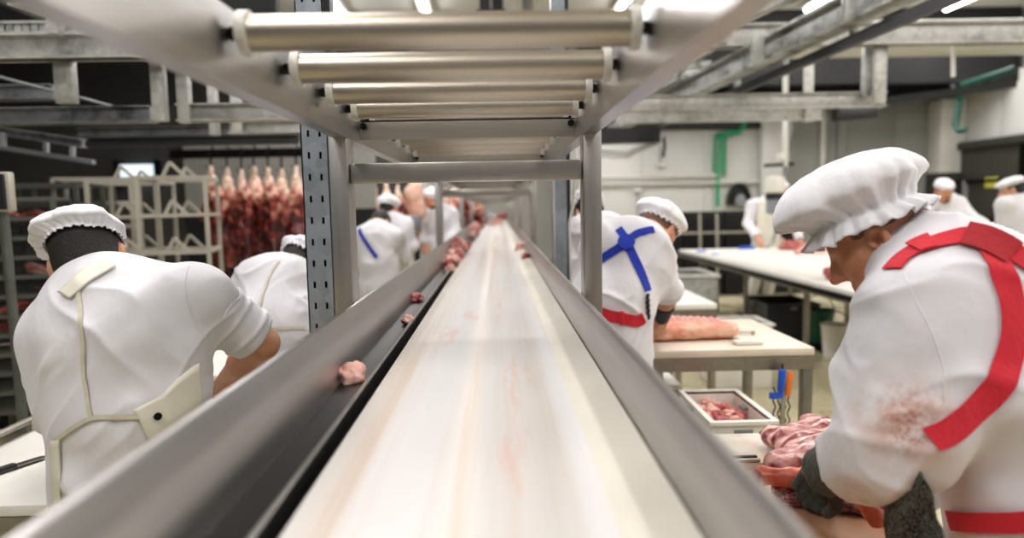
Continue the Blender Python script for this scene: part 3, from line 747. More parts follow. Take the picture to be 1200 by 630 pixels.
# ------------------------------------------------------------------ trolleys on the left
RACKM = simple('rack_tube_steel', '#b9b4a6', .4, .3, var=.1)
RACKD = simple('rack_dark_wire', '#5d605b', .45, .4, var=.2)
def rack(x, y, w, d, h, levels, label, mat, rz=0., gable=False, t=.03):
    e = empty('rack_trolley', (x, y, 0), label, 'trolley', None, rz)
    for sx in (-1, 1):
        for sy in (-1, 1):
            MB().bar((sx*w/2, sy*d/2, .1), (sx*w/2, sy*d/2, h), t).build('upright', mat, e, local=True)
            o = MB(); o.tube([(sx*w/2-.012, sy*d/2, .055), (sx*w/2+.012, sy*d/2, .055)], .055, 12); o.build('caster', BLACKR, e, local=True)
    for i in range(levels):
        z = .22+(h-.22)*i/(levels-1); m = MB()
        for sy in (-1, 1): m.bar((-w/2, sy*d/2, z), (w/2, sy*d/2, z), t*.9)
        for sx in (-1, 1): m.bar((sx*w/2, -d/2, z), (sx*w/2, d/2, z), t*.9)
        for k in range(1, 8): m.bar((-w/2, -d/2+d*k/8, z), (w/2, -d/2+d*k/8, z), t*.35)
        if gable and i > 0:
            for sy in (-1, 1):
                m.bar((-w*.12, sy*d/2, z), (0, sy*d/2, z+.10), t*.8); m.bar((0, sy*d/2, z+.10), (w*.22, sy*d/2, z), t*.8)
        m.build('shelf', mat, e, local=True)
    return e
def zat(px, py, Y): return P(px, py, Y)
c0 = P(196, 250, 4.7); rack(c0[0], 4.9, .42, .55, 1.73, 7, 'pale steel shelf trolley with pointed brackets, nearest the pork sides', RACKM, .25, True, .026)
c0 = P(140, 250, 4.9); rack(c0[0], 5.1, .44, .55, 1.72, 7, 'pale steel shelf trolley behind the head of the worker in cream apron', RACKM, .25, True, .026)
for i, (px, Y, ht, mt) in enumerate(((100, 5.6, 1.78, RACKM), (62, 5.2, 1.72, RACKD), (25, 4.8, 1.7, RACKD), (-10, 4.4, 1.6, RACKD))):
    c0 = P(px, 250, Y); rack(c0[0], Y+.2, .55, .34, ht, 12 if mt is RACKD else 9, ('grey wire trolley in the dark, %s from the far left' % ('fourth', 'third', 'second', 'first')[i]), mt, .3, False, .028)
    for k in range(5):
        z = (1.42, 1.15, .9, 1.42, .7)[k]; sh = 12 if mt is RACKD else 9
        zz = .22+(ht-.22)*round((z-.22)/((ht-.22)/(sh-1)))/(sh-1)
        o = scrap((c0[0]+(-.13, .12, 0, .0, -.1)[k], Y+.2+(0, .02, -.05, -.06, .05)[k], zz+.035), 2.8, 'red meat cut lying on a shelf of the wire trolleys', 'meat cuts on the trolleys', 'meat_cut'); o.scale = (2.8, 2.8, 1.4)
# dark screen at the left edge
e = empty('wall_screen', P(5, 225, 3.0), 'dark screen in a pale frame at the left edge', 'screen')
p = P(-2, 225, 3.0)
MB().box(p, (.125, .04, .17), 0, .008).build('housing', RACKM, e); MB().box(p+np.array([-.006, -.026, 0]), (.105, .02, .15)).build('glass', BLACKP, e)
MB().tube([p+np.array([0, .02, -.08]), p+np.array([0, .03, -1.37])], .02).build('pole', RACKD, e)
MB().lathe([(.15, 0), (.15, .02), (.03, .03)], (p[0], p[1]+.03, 0)).build('base', RACKD, e)
# ------------------------------------------------------------------ tables
def table(x0, x1, y0, y1, z, label, board=PLASTIC, th=.03, legs=None, shelf=None, rz=0.):
    cx, cy = (x0+x1)/2, (y0+y1)/2
    e = empty('cutting_table', (cx, cy, 0), label, 'table', None, rz); w, d = x1-x0, y1-y0
    MB().box((0, 0, z-th/2), (w, d, th), None, .006).build('cutting_board', board, e, local=True)
    m = MB(); fz = z-th-.03
    for s in (-1, 1): m.box((s*(w/2-.02), 0, fz), (.04, d-.01, .06)); m.box((0, s*(d/2-.02), fz), (w-.01, .04, .06))
    n = max(1, int(d/.9))
    for k in range(1, n): m.box((0, -d/2+d*k/n, fz), (w-.05, .04, .05))
    m.build('frame', TABLEM, e, local=True)
    for lx, ly in (legs or [(sx*(w/2-.025), sy*(d/2-.03)) for sx in (-1, 1) for sy in (-1, 1)]):
        MB().box((lx, ly, (z-th-.05)/2), (.045, .045, z-th-.05), None, .004).build('leg', TABLEM, e, local=True)
    return e
WOODY, nt, b = _nt('bloody_cutting_board'); v = coord(nt); n1 = noise(nt, v, 5, 5, .6); n2 = noise(nt, v, 22, 4)
gr = nt.nodes.new('ShaderNodeSeparateXYZ'); nt.links.new(coord(nt), gr.inputs[0])
ad = nt.nodes.new('ShaderNodeMath'); ad.operation = 'MULTIPLY_ADD'; ad.inputs[1].default_value = -.9; ad.inputs[2].default_value = .45; nt.links.new(gr.outputs['Y'], ad.inputs[0])
a2 = nt.nodes.new('ShaderNodeMath'); a2.operation = 'ADD'; nt.links.new(n1, a2.inputs[0]); nt.links.new(ad.outputs[0], a2.inputs[1])
nt.links.new(ramp(nt, a2.outputs[0], [(.42, lin('#e8e3d8')), (.62, lin('#dfb997')), (1.0, lin('#c9946a'))]), b.inputs['Base Color']); b.inputs['Roughness'].default_value = .4
TANB = simple('stained_cutting_board', '#e3d6c3', .42, var=.08, vs=4)
tm = table(.66, 1.37, 2.9, 3.66, .86, 'white-topped steel cutting table holding the pork loin', TANB, .035)
MB().box2((-.55, .28, .50), (-.05, .72, .53), .005).build('lower_shelf', PLASTIC, tm, local=True)
MB().bar((-.05, .4, .49), (-.05, .4, .40), .03).build('shelf_bracket', BLACKP, tm, local=True)
MB().bar((-.55, .34, .485), (-.34, .34, .485), .03).build('shelf_bracket', TABLEM, tm, local=True)
tf = table(2.5, 4.1, 4.4, 9.4, .85, 'long white-topped table reaching away under the overhead rails', PLASTIC, .04,
      [(-.55, -2.2), (-.55, -.9), (-.55, .6), (-.55, 2.1), (.6, -2.2), (.6, -.9), (.6, .6), (.6, 2.1)])
for y in np.linspace(-2.3, 2.3, 7):
    MB().bar((-.79, y, .76), (-.55, y, .70), .03).build('bracket', TABLEM, tf, local=True)
MB().box2((-.83, -2.5, .775), (-.795, 2.5, .815), .004).build('edge_rail', DARKSTEEL, tf, local=True)
tr = table(.505, .86, .75, 2.06, .78, 'stained cutting table beside the right guard under the rib side', WOODY, .04)
tl = table(-1.54, -1.10, 1.62, 2.24, .80, 'white cutting table at the lower left corner, with knife', PLASTIC, .03)
m = MB(); m.tube([(-.215, -.3, .835), (-.215, .3, .835)], .012)
for y in (-.27, .27): m.bar((-.215, y, .79), (-.215, y, .835), .016)
m.build('edge_rail', TABLEM, tl, local=True)
table(-1.75, -1.12, 2.9, 3.5, .80, 'white cutting table behind the elbow of the worker in cream apron', PLASTIC, .03)
table(-.98, -.60, 1.95, 2.32, .80, 'cutting table under the blue-handled knife, behind the left guard', PLASTIC, .03)
table(1.07, 1.40, 4.32, 5.2, .85, 'small white table between the pork loin and the grey bin', PLASTIC, .04)
# grey bin
e = empty('grey_bin', (2.6, 8.9, 0), 'grey steel meat bin standing at the end of the long table', 'bin')
m = MB(); lo, hi = (2.28, 8.55), (2.98, 9.35)
lo = Pz(792, 371, 0); x0, x1, y0, y1 = 1.6, 2.25, 6.9, 7.6
e.location = ((x0+x1)/2, (y0+y1)/2, 0)
for a, c in (((x0, y0), (x1, y0+.01)), ((x0, y1-.01), (x1, y1)), ((x0, y0), (x0+.01, y1)), ((x1-.01, y0), (x1, y1))): m.box2((a[0], a[1], .06), (c[0], c[1], .74))
m.box2((x0, y0, .06), (x1, y1, .08)); m.build('tub', GALVB, e)
m = MB()
for a, c in (((x0, y0, .74), (x1, y0, .74)), ((x0, y1, .74), (x1, y1, .74)), ((x0, y0, .74), (x0, y1, .74)), ((x1, y0, .74), (x1, y1, .74))): m.tube([a, c], .022)
m.build('rim', GALVR, e)
for x in (x0+.1, x1-.1):
    for y in (y0+.1, y1-.1): MB().tube([(x-.02, y, .035), (x+.02, y, .035)], .035).build('wheel', BLACKR, e)
e2 = empty('table_clamp', (2.48, 9.3, .8), 'blue clamp with steel screw on the near corner of the long table', 'clamp')
p = P(822, 300, 8.9); MB().box(p, (.12, .1, .16), .3, .02).build('body', BLUEP, e2); MB().tube([p, p-np.array([.02, 0, .34])], .02).build('screw', GREYP, e2)
p = P(838, 304, 8.4); solo(MB().box(p, (.14, .1, .15), .5, .03).build('table_clamp', BLUEP), 'second blue clamp on the edge of the long table', 'clamp')
p = P(875, 288, 9.2); solo(MB().box((p[0], 9.2, .87), (.22, .06, .04), .2, .012).build('blue_tool', BLUEP), 'blue tool lying across the far end of the long table', 'tool')
# white basin on a stand behind the loin table
e = empty('plastic_crate', (1.9, 5.6, 0), 'shallow white crate with blue mark, behind the loin table', 'crate')
def open_crate(e, x0, x1, y0, y1, z0, z1, t=.012, mat=PLASTIC, rim=.018, slots=True):
    m = MB(); cx, cy = (x0+x1)/2, (y0+y1)/2
    m.box2((x0, y0, z0), (x1, y1, z0+t)); zz = z1-.006
    m.box2((x0, y0, z0), (x1, y0+t, zz)); m.box2((x0, y1-t, z0), (x1, y1, zz)); m.box2((x0, y0+t, z0), (x0+t, y1-t, zz)); m.box2((x1-t, y0+t, z0), (x1, y1-t, zz))
    m.build('crate_body', mat, e)
    m = MB()
    for a, c in (((x0-rim, y0-rim), (x1+rim, y0+t)), ((x0-rim, y1-t), (x1+rim, y1+rim)), ((x0-rim, y0), (x0+t, y1)), ((x1-t, y0), (x1+rim, y1))):
        m.box2((a[0], a[1], z1-.014), (c[0], c[1], z1))
    m.build('rim', mat, e)
    if slots:
        for yy in (y0-.001, y1+.001): MB().box((cx, yy, z1-.045), (.07, .004, .022), None, .001).build('grip', GREYP, e)
        for xx in (x0-.001, x1-.013): MB().box((xx, cy+.06, z1-.035), (.028, .05, .016), None, .001).build('grip', GREYP, e)
x0, x1, y0, y1 = 1.72, 2.18, 5.35, 5.75
open_crate(e, x0, x1, y0, y1, 0, .52); MB().box2((1.9, y0-.006, .44), (2.0, y0-.001, .5)).build('mark', BLUEP, e)
# white crate of trimmings on a low stand behind the stained table
table(.74, 1.04, 2.38, 2.86, .54, 'low steel stand carrying the white crate of trimmings', PLASTIC, .02)
e = empty('plastic_crate', (.885, 2.63, .54), 'white plastic crate of meat trimmings behind the stained table', 'crate')
x0, x1, y0, y1 = .77, 1.0, 2.42, 2.84
wc, nt, b = _nt('translucent_white_crate'); b.inputs['Base Color'].default_value = lin('#f4f1e8'); b.inputs['Roughness'].default_value = .4
b.inputs['Subsurface Weight'].default_value = .6; b.inputs['Subsurface Radius'].default_value = (.05, .045, .035); bump(nt, b, noise(nt, coord(nt), 60), .03)
open_crate(e, x0, x1, y0, y1, .54, .70, .008, wc, .012)
for i in range(84):
    lay = i//28; s = RNG.uniform(.75, 1.2); gx, gy = (i % 28) % 4, (i % 28)//4
    px_ = x0+.03+gx*.052+RNG.normal(0, .005); py_ = y0+.035+gy*.057+RNG.normal(0, .008)
    r = math.hypot((px_-.86)/.12, (py_-2.64)/.22)
    if lay == 2 and r > .8: continue
    scrap((min(max(px_, x0+.03), x1-.03), min(max(py_, y0+.03), y1-.03), .58+.02+.026*lay), s, 'pork trimming heaped in the white plastic crate', 'trimmings in the white crate', 'meat_trimming')
# board and knife handles in front of the crate
kb = Pz(868, 541, .79)
solo(MB().box((kb[0], kb[1], .792), (.10, .085, .022), .05, .006).build('knife_block', TANB), 'cream knife block lying at the far end of the stained table', 'knife block')
for i in range(2):
    solo(MB().bar((kb[0]-.045, kb[1]-.015-.022*i, .808), (kb[0]+.04, kb[1]-.012-.022*i, .808), .012, .010, .003).build('steel_rod', STEEL if i else BLACKP), ('dark' if i == 0 else 'bright')+' sharpening rod lying on the cream knife block', 'tool')
# pork loin on the table
def oriented(d, name, h, mat, label, disp, cat='meat', smooth=1):
    o = link(name, d.mesh(name, h, disp, smooth), mat); return solo(o, label, cat)
d = SDF(); zt = .86
L0, L1 = np.array([.66, 3.12, zt+.045]), np.array([1.07, 3.14, zt+.04])
d.cone(L0, L1, .062, .05, .03, sq=((0, 0, 1), .75)); d.cone(L0+[0, .12, .01], L1+[-.03, .13, .0], .085, .06, .05, sq=((0, 0, 1), .6))
d.cone(L0+[0, .22, 0], L1+[-.06, .22, -.01], .06, .045, .05, sq=((0, 0, 1), .6))
d.box((.86, 3.2, zt-.05), (.5, .4, .05), k=.004, sub=True)
oriented(d, 'pork_loin', .007, None, 'long slab of pork loin with ribs on the cutting table', lambda V, N: .006*np.sin(V[:, 0]*190)*(N[:, 2] > .3)*(V[:, 1] > 3.16)+.004*vnoise(V*40, 3))
lo_ = bpy.data.objects['pork_loin']; lo_.data.materials.append(LOIN); lo_.data.materials.append(RIBM)
rm, nt, b = _nt('loin_rib_face'); v = coord(nt); wv = nt.nodes.new('ShaderNodeTexWave'); wv.inputs['Scale'].default_value = 9.6; wv.inputs['Distortion'].default_value = .6; nt.links.new(v, wv.inputs['Vector'])
nt.links.new(mix(nt, noise(nt, v, 18, 5), ramp(nt, wv.outputs['Fac'], [(.2, lin('#b9484a')), (.7, lin('#e7b3a6'))]), lin('#d98d80')), b.inputs['Base Color']); b.inputs['Roughness'].default_value = .35
lo_.data.materials[1] = rm
for p_ in lo_.data.polygons:
    if p_.normal.z > .35 and p_.center.y > -.04: p_.material_index = 1
# knives and tray on the loin table
def knife(a, b_, hl, blade_w, hmat, label, cat='knife', zt=None):
    a, b_ = np.array(a, float), np.array(b_, float); e = empty('knife', a, label, cat); dr = (b_-a)/np.linalg.norm(b_-a)
    MB().bar(a, a+dr*hl, .024, .02, .007).build('handle', hmat, e)
    sd = np.cross(dr, (0, 0, 1)); q = a+dr*hl; L = np.linalg.norm(b_-q); m = MB()
    m.prism([q-sd*blade_w/2, q+dr*L*.75-sd*blade_w/2, q+dr*L+sd*blade_w*.2, q+dr*L*.6+sd*blade_w/2, q+sd*blade_w/2], (0, 0, .002)); m.build('blade', STEEL, e, smooth=False); return e
knife((1.10, 3.02, zt+.012), (1.06, 3.3, zt+.006), .12, .025, CAPW, 'knife with white handle lying at the end of the loin')
knife((1.22, 3.20, zt+.012), (1.08, 3.30, zt+.006), .02, .02, STEEL, 'steel sharpening blade lying behind the white-handled knife')
solo(MB().box((1.11, 3.0, zt+.010), (.13, .06, .018), .1, .008).build('white_tray', CAPW), 'small white plastic block beside the loin', 'block')
# knife set hanging on chains from the loin table
e = empty('knife_scabbard', (1.28, 2.87, .8), 'knife scabbard hanging on chains from the corner of the loin table', 'scabbard')
cx, cy = P(917, 430, 2.86)[:2]
for i, dx in enumerate((-.033, -.012, .012, .03)):
    m = MB(); 
    for k in range(13): m.tube([(cx+dx+(.006 if k % 2 else -.006), cy, .70-.03*k), (cx+dx+(-.006 if k % 2 else .006), cy, .672-.03*k)], .0035, 5)
    m.build('chain', DARKSTEEL, e)
MB().tube([(cx, cy, .80), (cx, cy, .74)], .004).build('hook', DARKSTEEL, e)
MB().bar((cx-.004, cy-.01, .78), (cx-.01, cy-.01, .68), .03, .024, .008).build('blue_handle', BLUEP, e)
MB().box((cx-.03, cy-.01, .665), (.06, .02, .03), None, .008).build('blue_grip', BLUEP, e)
MB().bar((cx+.03, cy-.012, .77), (cx+.018, cy-.012, .66), .026, .02, .008).build('orange_handle', ORANGE, e)
MB().bar((cx+.005, cy-.004, .67), (cx-.002, cy-.004, .42), .02, .008).build('steel', STEEL, e)
# knife at the lower left
knife(P(2, 566, 1.74)*[1, 1, 0]+[-.12, -.03, .812], P(60, 540, 1.95)*[1, 1, 0]+[0, 0, .806], .17, .025, BLACKP, 'knife with black handle on the table at the lower left')
# meat on the right table
zt = .78; d = SDF()
a0 = P(893, 545, 1.55); 
RB = [(915, 497), (945, 500), (975, 512), (1000, 530), (955, 540), (920, 545), (905, 520)]
pts = [Pz(x, y, zt+.05) for x, y in RB]; cen = np.mean(pts, 0)
d.cone(Pz(912, 510, zt+.04), Pz(960, 505, zt+.04), .04, .045, .04, sq=((0, 0, 1), .6)); d.cone(Pz(915, 540, zt+.025), Pz(990, 520, zt+.04), .045, .05, .05, sq=((0, 0, 1), .55))
d.cone(Pz(932, 518, zt+.03), Pz(985, 530, zt+.04), .06, .06, .05, sq=((0, 0, 1), .6)); d.cone(Pz(948, 495, zt+.05), Pz(975, 505, zt+.05), .03, .035, .03)
d.cone(Pz(890, 506, zt+.04), Pz(915, 512, zt+.045), .008, .018, .02)
d.box((.75, 1.6, zt-.05), (.6, .8, .05), k=.004, sub=True)
o = oriented(d, 'rib_side', .006, RIBM, 'pale red rib side lying by the crate on the stained table', lambda V, N: .0028*np.sin((V[:, 1]*.8-V[:, 0]*.6)*130)+.004*vnoise(V*45, 5))
d = SDF(); A, B = Pz(893, 557, zt+.055), Pz(965, 563, zt+.07)
d.cone(A, (A+B)/2, .020, .024, .01); d.cone((A+B)/2, B, .024, .034, .01); d.ell(A, (.022, .018, .026), k=.01); d.ell(A+[-.014, -.005, -.012], (.01, .01, .014), k=.006)
sk = oriented(d, 'pork_shank', .005, SHANK, 'orange-red pork shank held in the knit-cuffed hand', lambda V, N: .002*vnoise(V*50, 6))
d = SDF()
d.cone(Pz(915, 572, zt+.02), Pz(1075, 598, zt+.02), .024, .032, .03); d.cone(Pz(925, 585, zt+.014), Pz(1070, 603, zt+.016), .02, .02, .03); d.cone(Pz(940, 570, zt+.03), Pz(1060, 585, zt+.03), .03, .03, .03)
d.box((.75, 1.4, zt-.05), (.6, .8, .05), k=.003, sub=True)
ce = SDF(); ce.ell(A+np.array([-.014, -.006, 0]), (.012, .016, .022), k=.004); link('cut_end', ce.mesh('cut_end', .004), RED, sk)
STRIP = meatmat('dark_striped_belly', '#5c1a20', '#8f3a3c', '#ddb6a6', 12, (1, 3, 5), .22, (.42, .55, .66))
oriented(d, 'pork_belly', .005, STRIP, 'dark red belly with white edge under the shank', lambda V, N: .003*vnoise(V*60, 8))
d = SDF(); A, B = Pz(1000, 575, zt+.10), Pz(1026, 606, zt+.045)
d.cone(A, B, .016, .019, .01); d.ell(B, (.018, .016, .02), k=.01)
oriented(d, 'meat_strip', .004, SHANK, 'short pink meat strip hanging over the dark belly edge', lambda V, N: .002*vnoise(V*70, 9))
# long table meat
for px, py, s, lab in ((985, 327, 4.2, 'red cut of meat lying near the edge of the long table'), (930, 292, 4.5, 'pale pink meat at the far side of the long table'), (950, 297, 5., 'second pale meat at the far side of the long table'), (910, 287, 3.4, 'small pale meat before the far worker in cream apron')):
    p = Pz(px, py, .85); o = scrap((p[0], p[1], .85+.03), s, lab, None, 'meat_cut'); o.scale = (s*1.3, s, s*.65); o.rotation_euler = (0, 0, .2)
BLOBS_R = BLOBS[1]
# things standing under the long table and the floor drain
e = empty('dark_floor_strip', (3.3, 6.6, 0), 'dark drain channel in the floor under the long table', 'drain')
m = MB(); m.box2((3.15, 4.2, 0), (3.5, 9.0, .006)); m.build('channel', BLACKP, e)
m = MB()
for k in range(60): m.box((3.325, 4.26+.08*k, .010), (.33, .03, .008))
m.build('grate', DARKSTEEL, e)
e = empty('black_tub', (3.05, 7.35, 0), 'black tub standing on the floor under the long table', 'tub'); open_crate(e, 2.8, 3.35, 7.0, 7.7, .012, .42, .015, BLACKP)
gp = Pz(945, 402, 0); e = empty('green_bucket', (gp[0]+.12, gp[1], 0), 'dark green bucket under the long table', 'bucket'); c0 = np.array([gp[0]+.12, gp[1], 0])
MB().lathe([(.12, 0), (.16, .34), (.165, .36), (.15, .36), (.11, .02)], c0).build('bucket_body', simple('dark_green_plastic', '#17573a', .4), e); MB().tube([c0+np.array([.16*math.cos(t), 0, .35+.16*math.sin(t)]) for t in np.linspace(0, PI, 11)], .006, 6).build('handle', DARKSTEEL, e)
gp = Pz(978, 418, 0); e = empty('white_bucket', (gp[0], gp[1], 0), 'white bucket under the near end of the long table', 'bucket'); c0 = np.array([gp[0], gp[1], 0])
MB().lathe([(.10, 0), (.13, .30), (.137, .32), (.12, .32), (.09, .02)], c0).build('bucket_body', CAPW, e); MB().tube([c0+np.array([.13*math.cos(t), 0, .31+.13*math.sin(t)]) for t in np.linspace(0, PI, 11)], .005, 6).build('handle', DARKSTEEL, e)
# black crates stacked by the far wall
def crate_proto():
    e = empty('black_crate', (0, 0, 0)); m = MB(); w, d_, h = .62, .42, .32
    m.box2((-w/2, -d_/2, 0), (w/2, d_/2, .03))
    m.box2((-w/2+.03, -d_/2+.03, .03), (w/2-.03, d_/2-.03, h-.04))
    for s in (-1, 1):
        m.box((0, s*(d_/2-.01), h-.03), (w, .02, .05)); m.box((s*(w/2-.01), 0, h-.03), (.02, d_, .05))
        for k in range(9): m.box((-w/2+w*(k+.5)/9, s*(d_/2-.01), h/2), (.035, .02, h))
        for k in range(6): m.box((s*(w/2-.01), -d_/2+d_*(k+.5)/6, h/2), (.02, .035, h))
    m.build('lattice_body', CRATEM, e, local=True); return e
cp = crate_proto(); first = True
for ix in range(4):
    for iz in range(4):
        o = cp if first else copy_tree(cp); first = False
        o.location = (2.62+ix*.66, 11.0+.03*((ix+iz) % 2), .02+iz*.335)
        tag(o, 'black lattice crate in the stacks before the far pale wall', 'crate', 'black crates by the far wall')
MB_ = MB()
e = empty('crate_rack', (3.6, 10.7, 0), 'pale steel rack posts standing before the black crates', 'rack')
for px in (822, 842): MB().bar(P(px, 250, 10.6)*[1, 1, 0], P(px-2, 250, 10.6), .035).build('post', RACKM, e)
for z in (.68, 1.02): MB().bar((2.3, 10.62, z), (5.2, 10.62, z), .03).build('rail', RACKM, e)
# grey box (knife steriliser) held on a post near the far left workers
e = empty('steel_box', P(481, 262, 6.6), 'grey steel box on a post behind the worker with red belt', 'box')
p = P(481, 262, 6.6); MB().box(p, (.20, .14, .16), None, .01).build('box_body', GREYP, e); MB().box(p+[0, -.03, -.10], (.13, .1, .05), None, .01).build('valve', BLACKP, e)
MB().box((p[0], p[1]+.05, (p[2]-.1)/2), (.05, .05, p[2]-.1)).build('post', GREYP, e)
HAMM = meatmat('pale_ham', '#cf8a70', '#e3b39b', '#efd3c2', 6)
d = SDF(); p = P(484, 214, 6.9); d.cone(p, p+[-.01, 0, -.12], .035, .05, .03); d.cone(p+[-.02, 0, -.1], p+[.03, 0, -.30], .075, .09, .05); d.cone(p+[.05, 0, -.05], p+[.05, 0, -.25], .03, .06, .04)
o = oriented(d, 'hanging_ham', .012, HAMM, 'big pink ham hanging above the grey steel box', lambda V, N: .006*vnoise(V*25, 12))
MB_.box2((P(484, 200, 6.9)[0]-.01, 6.89, p[2]), (P(484, 200, 6.9)[0]+.01, 6.91, 2.5)); solo(MB_.build('hanging_strap', DARKSTEEL), 'dark hanger holding the big pink ham', 'hanger')
# ------------------------------------------------------------------ people
def nrm(v): v = np.array(v, float); return v/np.linalg.norm(v)
def headR(yaw, pitch=0., roll=0.):
    """columns right, forward, up; yaw 0 looks along +Y, positive turns to +X; pitch>0 looks down; roll>0 tips to its own right"""
    R = Matrix.Rotation(-yaw, 3, 'Z') @ Matrix.Rotation(-pitch, 3, 'X') @ Matrix.Rotation(roll, 3, 'Y')
    return np.array(R)
def head_ops(d, c, R, fine=True):
    w = lambda *p: c+R@np.array(p)
    d.ell(w(0, -.012, .028), (.075, .095, .088), R, .03)
    d.ell(w(0, .022, -.035), (.060, .068, .082), R, .03)
    for s in (-1, 1):
        d.cone(w(s*.046, .0, -.062), w(s*.018, .070, -.098), .026, .020, .03)
        d.cone(w(s*.034, .062, -.028), w(s*.046, .04, -.02), .020, .020, .025)
    d.cone(w(-.012, .074, -.100), w(.012, .074, -.100), .019, .019, .02)
    d.cone(w(-.034, .072, .018), w(.034, .072, .018), .014, .014, .02)
    for s in (-1, 1): d.ell(w(s*.031, .094, -.006), (.017, .014, .010), R, .012, True)
    d.cone(w(0, .084, .006), w(0, .112, -.036), .009, .013, .012)
    for s in (-1, 1): d.cone(w(s*.010, .100, -.040), w(s*.013, .092, -.042), .009, .008, .008)
    d.cone(w(-.018, .083, -.069), w(.018, .083, -.069), .0085, .0085, .006)
    d.cone(w(-.016, .082, -.081), w(.016, .082, -.081), .009, .009, .006)
    for s in (-1, 1):
        Re = R@np.array(Matrix.Rotation(s*.35, 3, 'Z'))
        d.ell(w(s*.078, -.012, -.010), (.011, .023, .034), Re, .008)
        if fine:
            d.ell(w(s*.088, -.006, -.006), (.0105, .012, .021), Re, .003, True)
            d.ell(w(s*.079, -.008, -.006), (.009, .007, .012), Re, .003, True); d.ell(w(s*.080, .008, -.008), (.006, .006, .009), Re, .004)
        d.ell(w(s*.029, .076, -.006), (.0125, .0125, .0115), R, .003)
def hand_ops(d, wr, dirv, palm, side, curl=.7, s=1.0, spread=.12, k=.006, inf=0.):
    """wr wrist point, dirv finger direction, palm = palm normal, side=+1 right hand / -1 left"""
    y = nrm(dirv); z = -nrm(np.array(palm)-y*np.dot(palm, y)); x = np.cross(y, z)*(-side)*-1
    x = np.cross(y, z); tx = -x*side  # thumb side
    w = lambda a, b, c: wr+s*(tx*a+y*b+z*c)
    d.cone(w(0, -.01, 0), w(0, .03, 0), .026*s+inf, .030*s+inf, .015, sq=(z, .72))
    for a in (-.026, -.009, .009, .026): d.cone(w(a*.75, .015, 0), w(a*1.05, .085, 0), .015*s+inf, .0125*s+inf, .012)
    for i, (a, L, r) in enumerate(((.030, .070, .0092), (.010, .078, .0096), (-.011, .073, .0092), (-.031, .058, .0080))):
        p = w(a*1.05, .088, 0); an = curl*.5; q = p; pn = 0
        for j, f in enumerate((.45, .32, .23)):
            an_ = curl*(.5+.55*j)
            dv = y*math.cos(an_)-z*math.sin(an_)+tx*a*spread*8*.1
            n = q+dv*L*f*s; d.cone(q, n, r*s*(1-.08*j)+inf, r*s*(.93-.08*j)+inf, .004); q = n
    p = w(.030, .025, -.004); n1 = w(.056, .058, -.018-.012*curl); n2 = w(.052, .092, -.028-.022*curl)
    d.cone(p, n1, .0125*s+inf, .0105*s+inf, .008); d.cone(n1, n2, .0105*s+inf, .0085*s+inf, .004)
def coat_folds(seed, amp=.005, lam=.075, dirv=(.5, .3, .8)):
    """cloth creases: two crossing sets of soft ridges, stretched across dirv, over a gentle billow"""
    def basis(dv):
        a = nrm(dv); b = nrm(np.cross(a, (.31, .9, .2))); return np.stack([a, b, np.cross(a, b)], 1)
    B1, B2 = basis(dirv), basis((-dirv[2], dirv[1], dirv[0]))
    def f(V, N):
        wv = np.stack([vnoise(V*6+k*11, seed+k) for k in range(3)], 1)*.045
        out = 0
        for B, ms, sg in ((B1, 1., 0), (B2, .7, 20)):
            L = ((V+wv)@B)/np.array([lam, lam*3.2, lam*3.2])
            r = 1-np.abs(vnoise(L*1.15, seed+sg)); m = np.clip(vnoise(V*4.5+sg, seed+sg+3)*1.5+.35, 0, 1)
            out = out+ms*m*(r**4-.25)
        L = ((V+wv*.6)@basis((dirv[0], dirv[1]+.4, -dirv[2])))/np.array([lam*.42, lam*1.9, lam*1.9])
        r = 1-np.abs(vnoise(L, seed+70)); m = np.clip(vnoise(V*6+5, seed+71)*2+.25, 0, 1)
        return amp*1.9*out+amp*.8*m*(r**5-.2)+amp*.9*vnoise(V*7, seed+50)
    return f
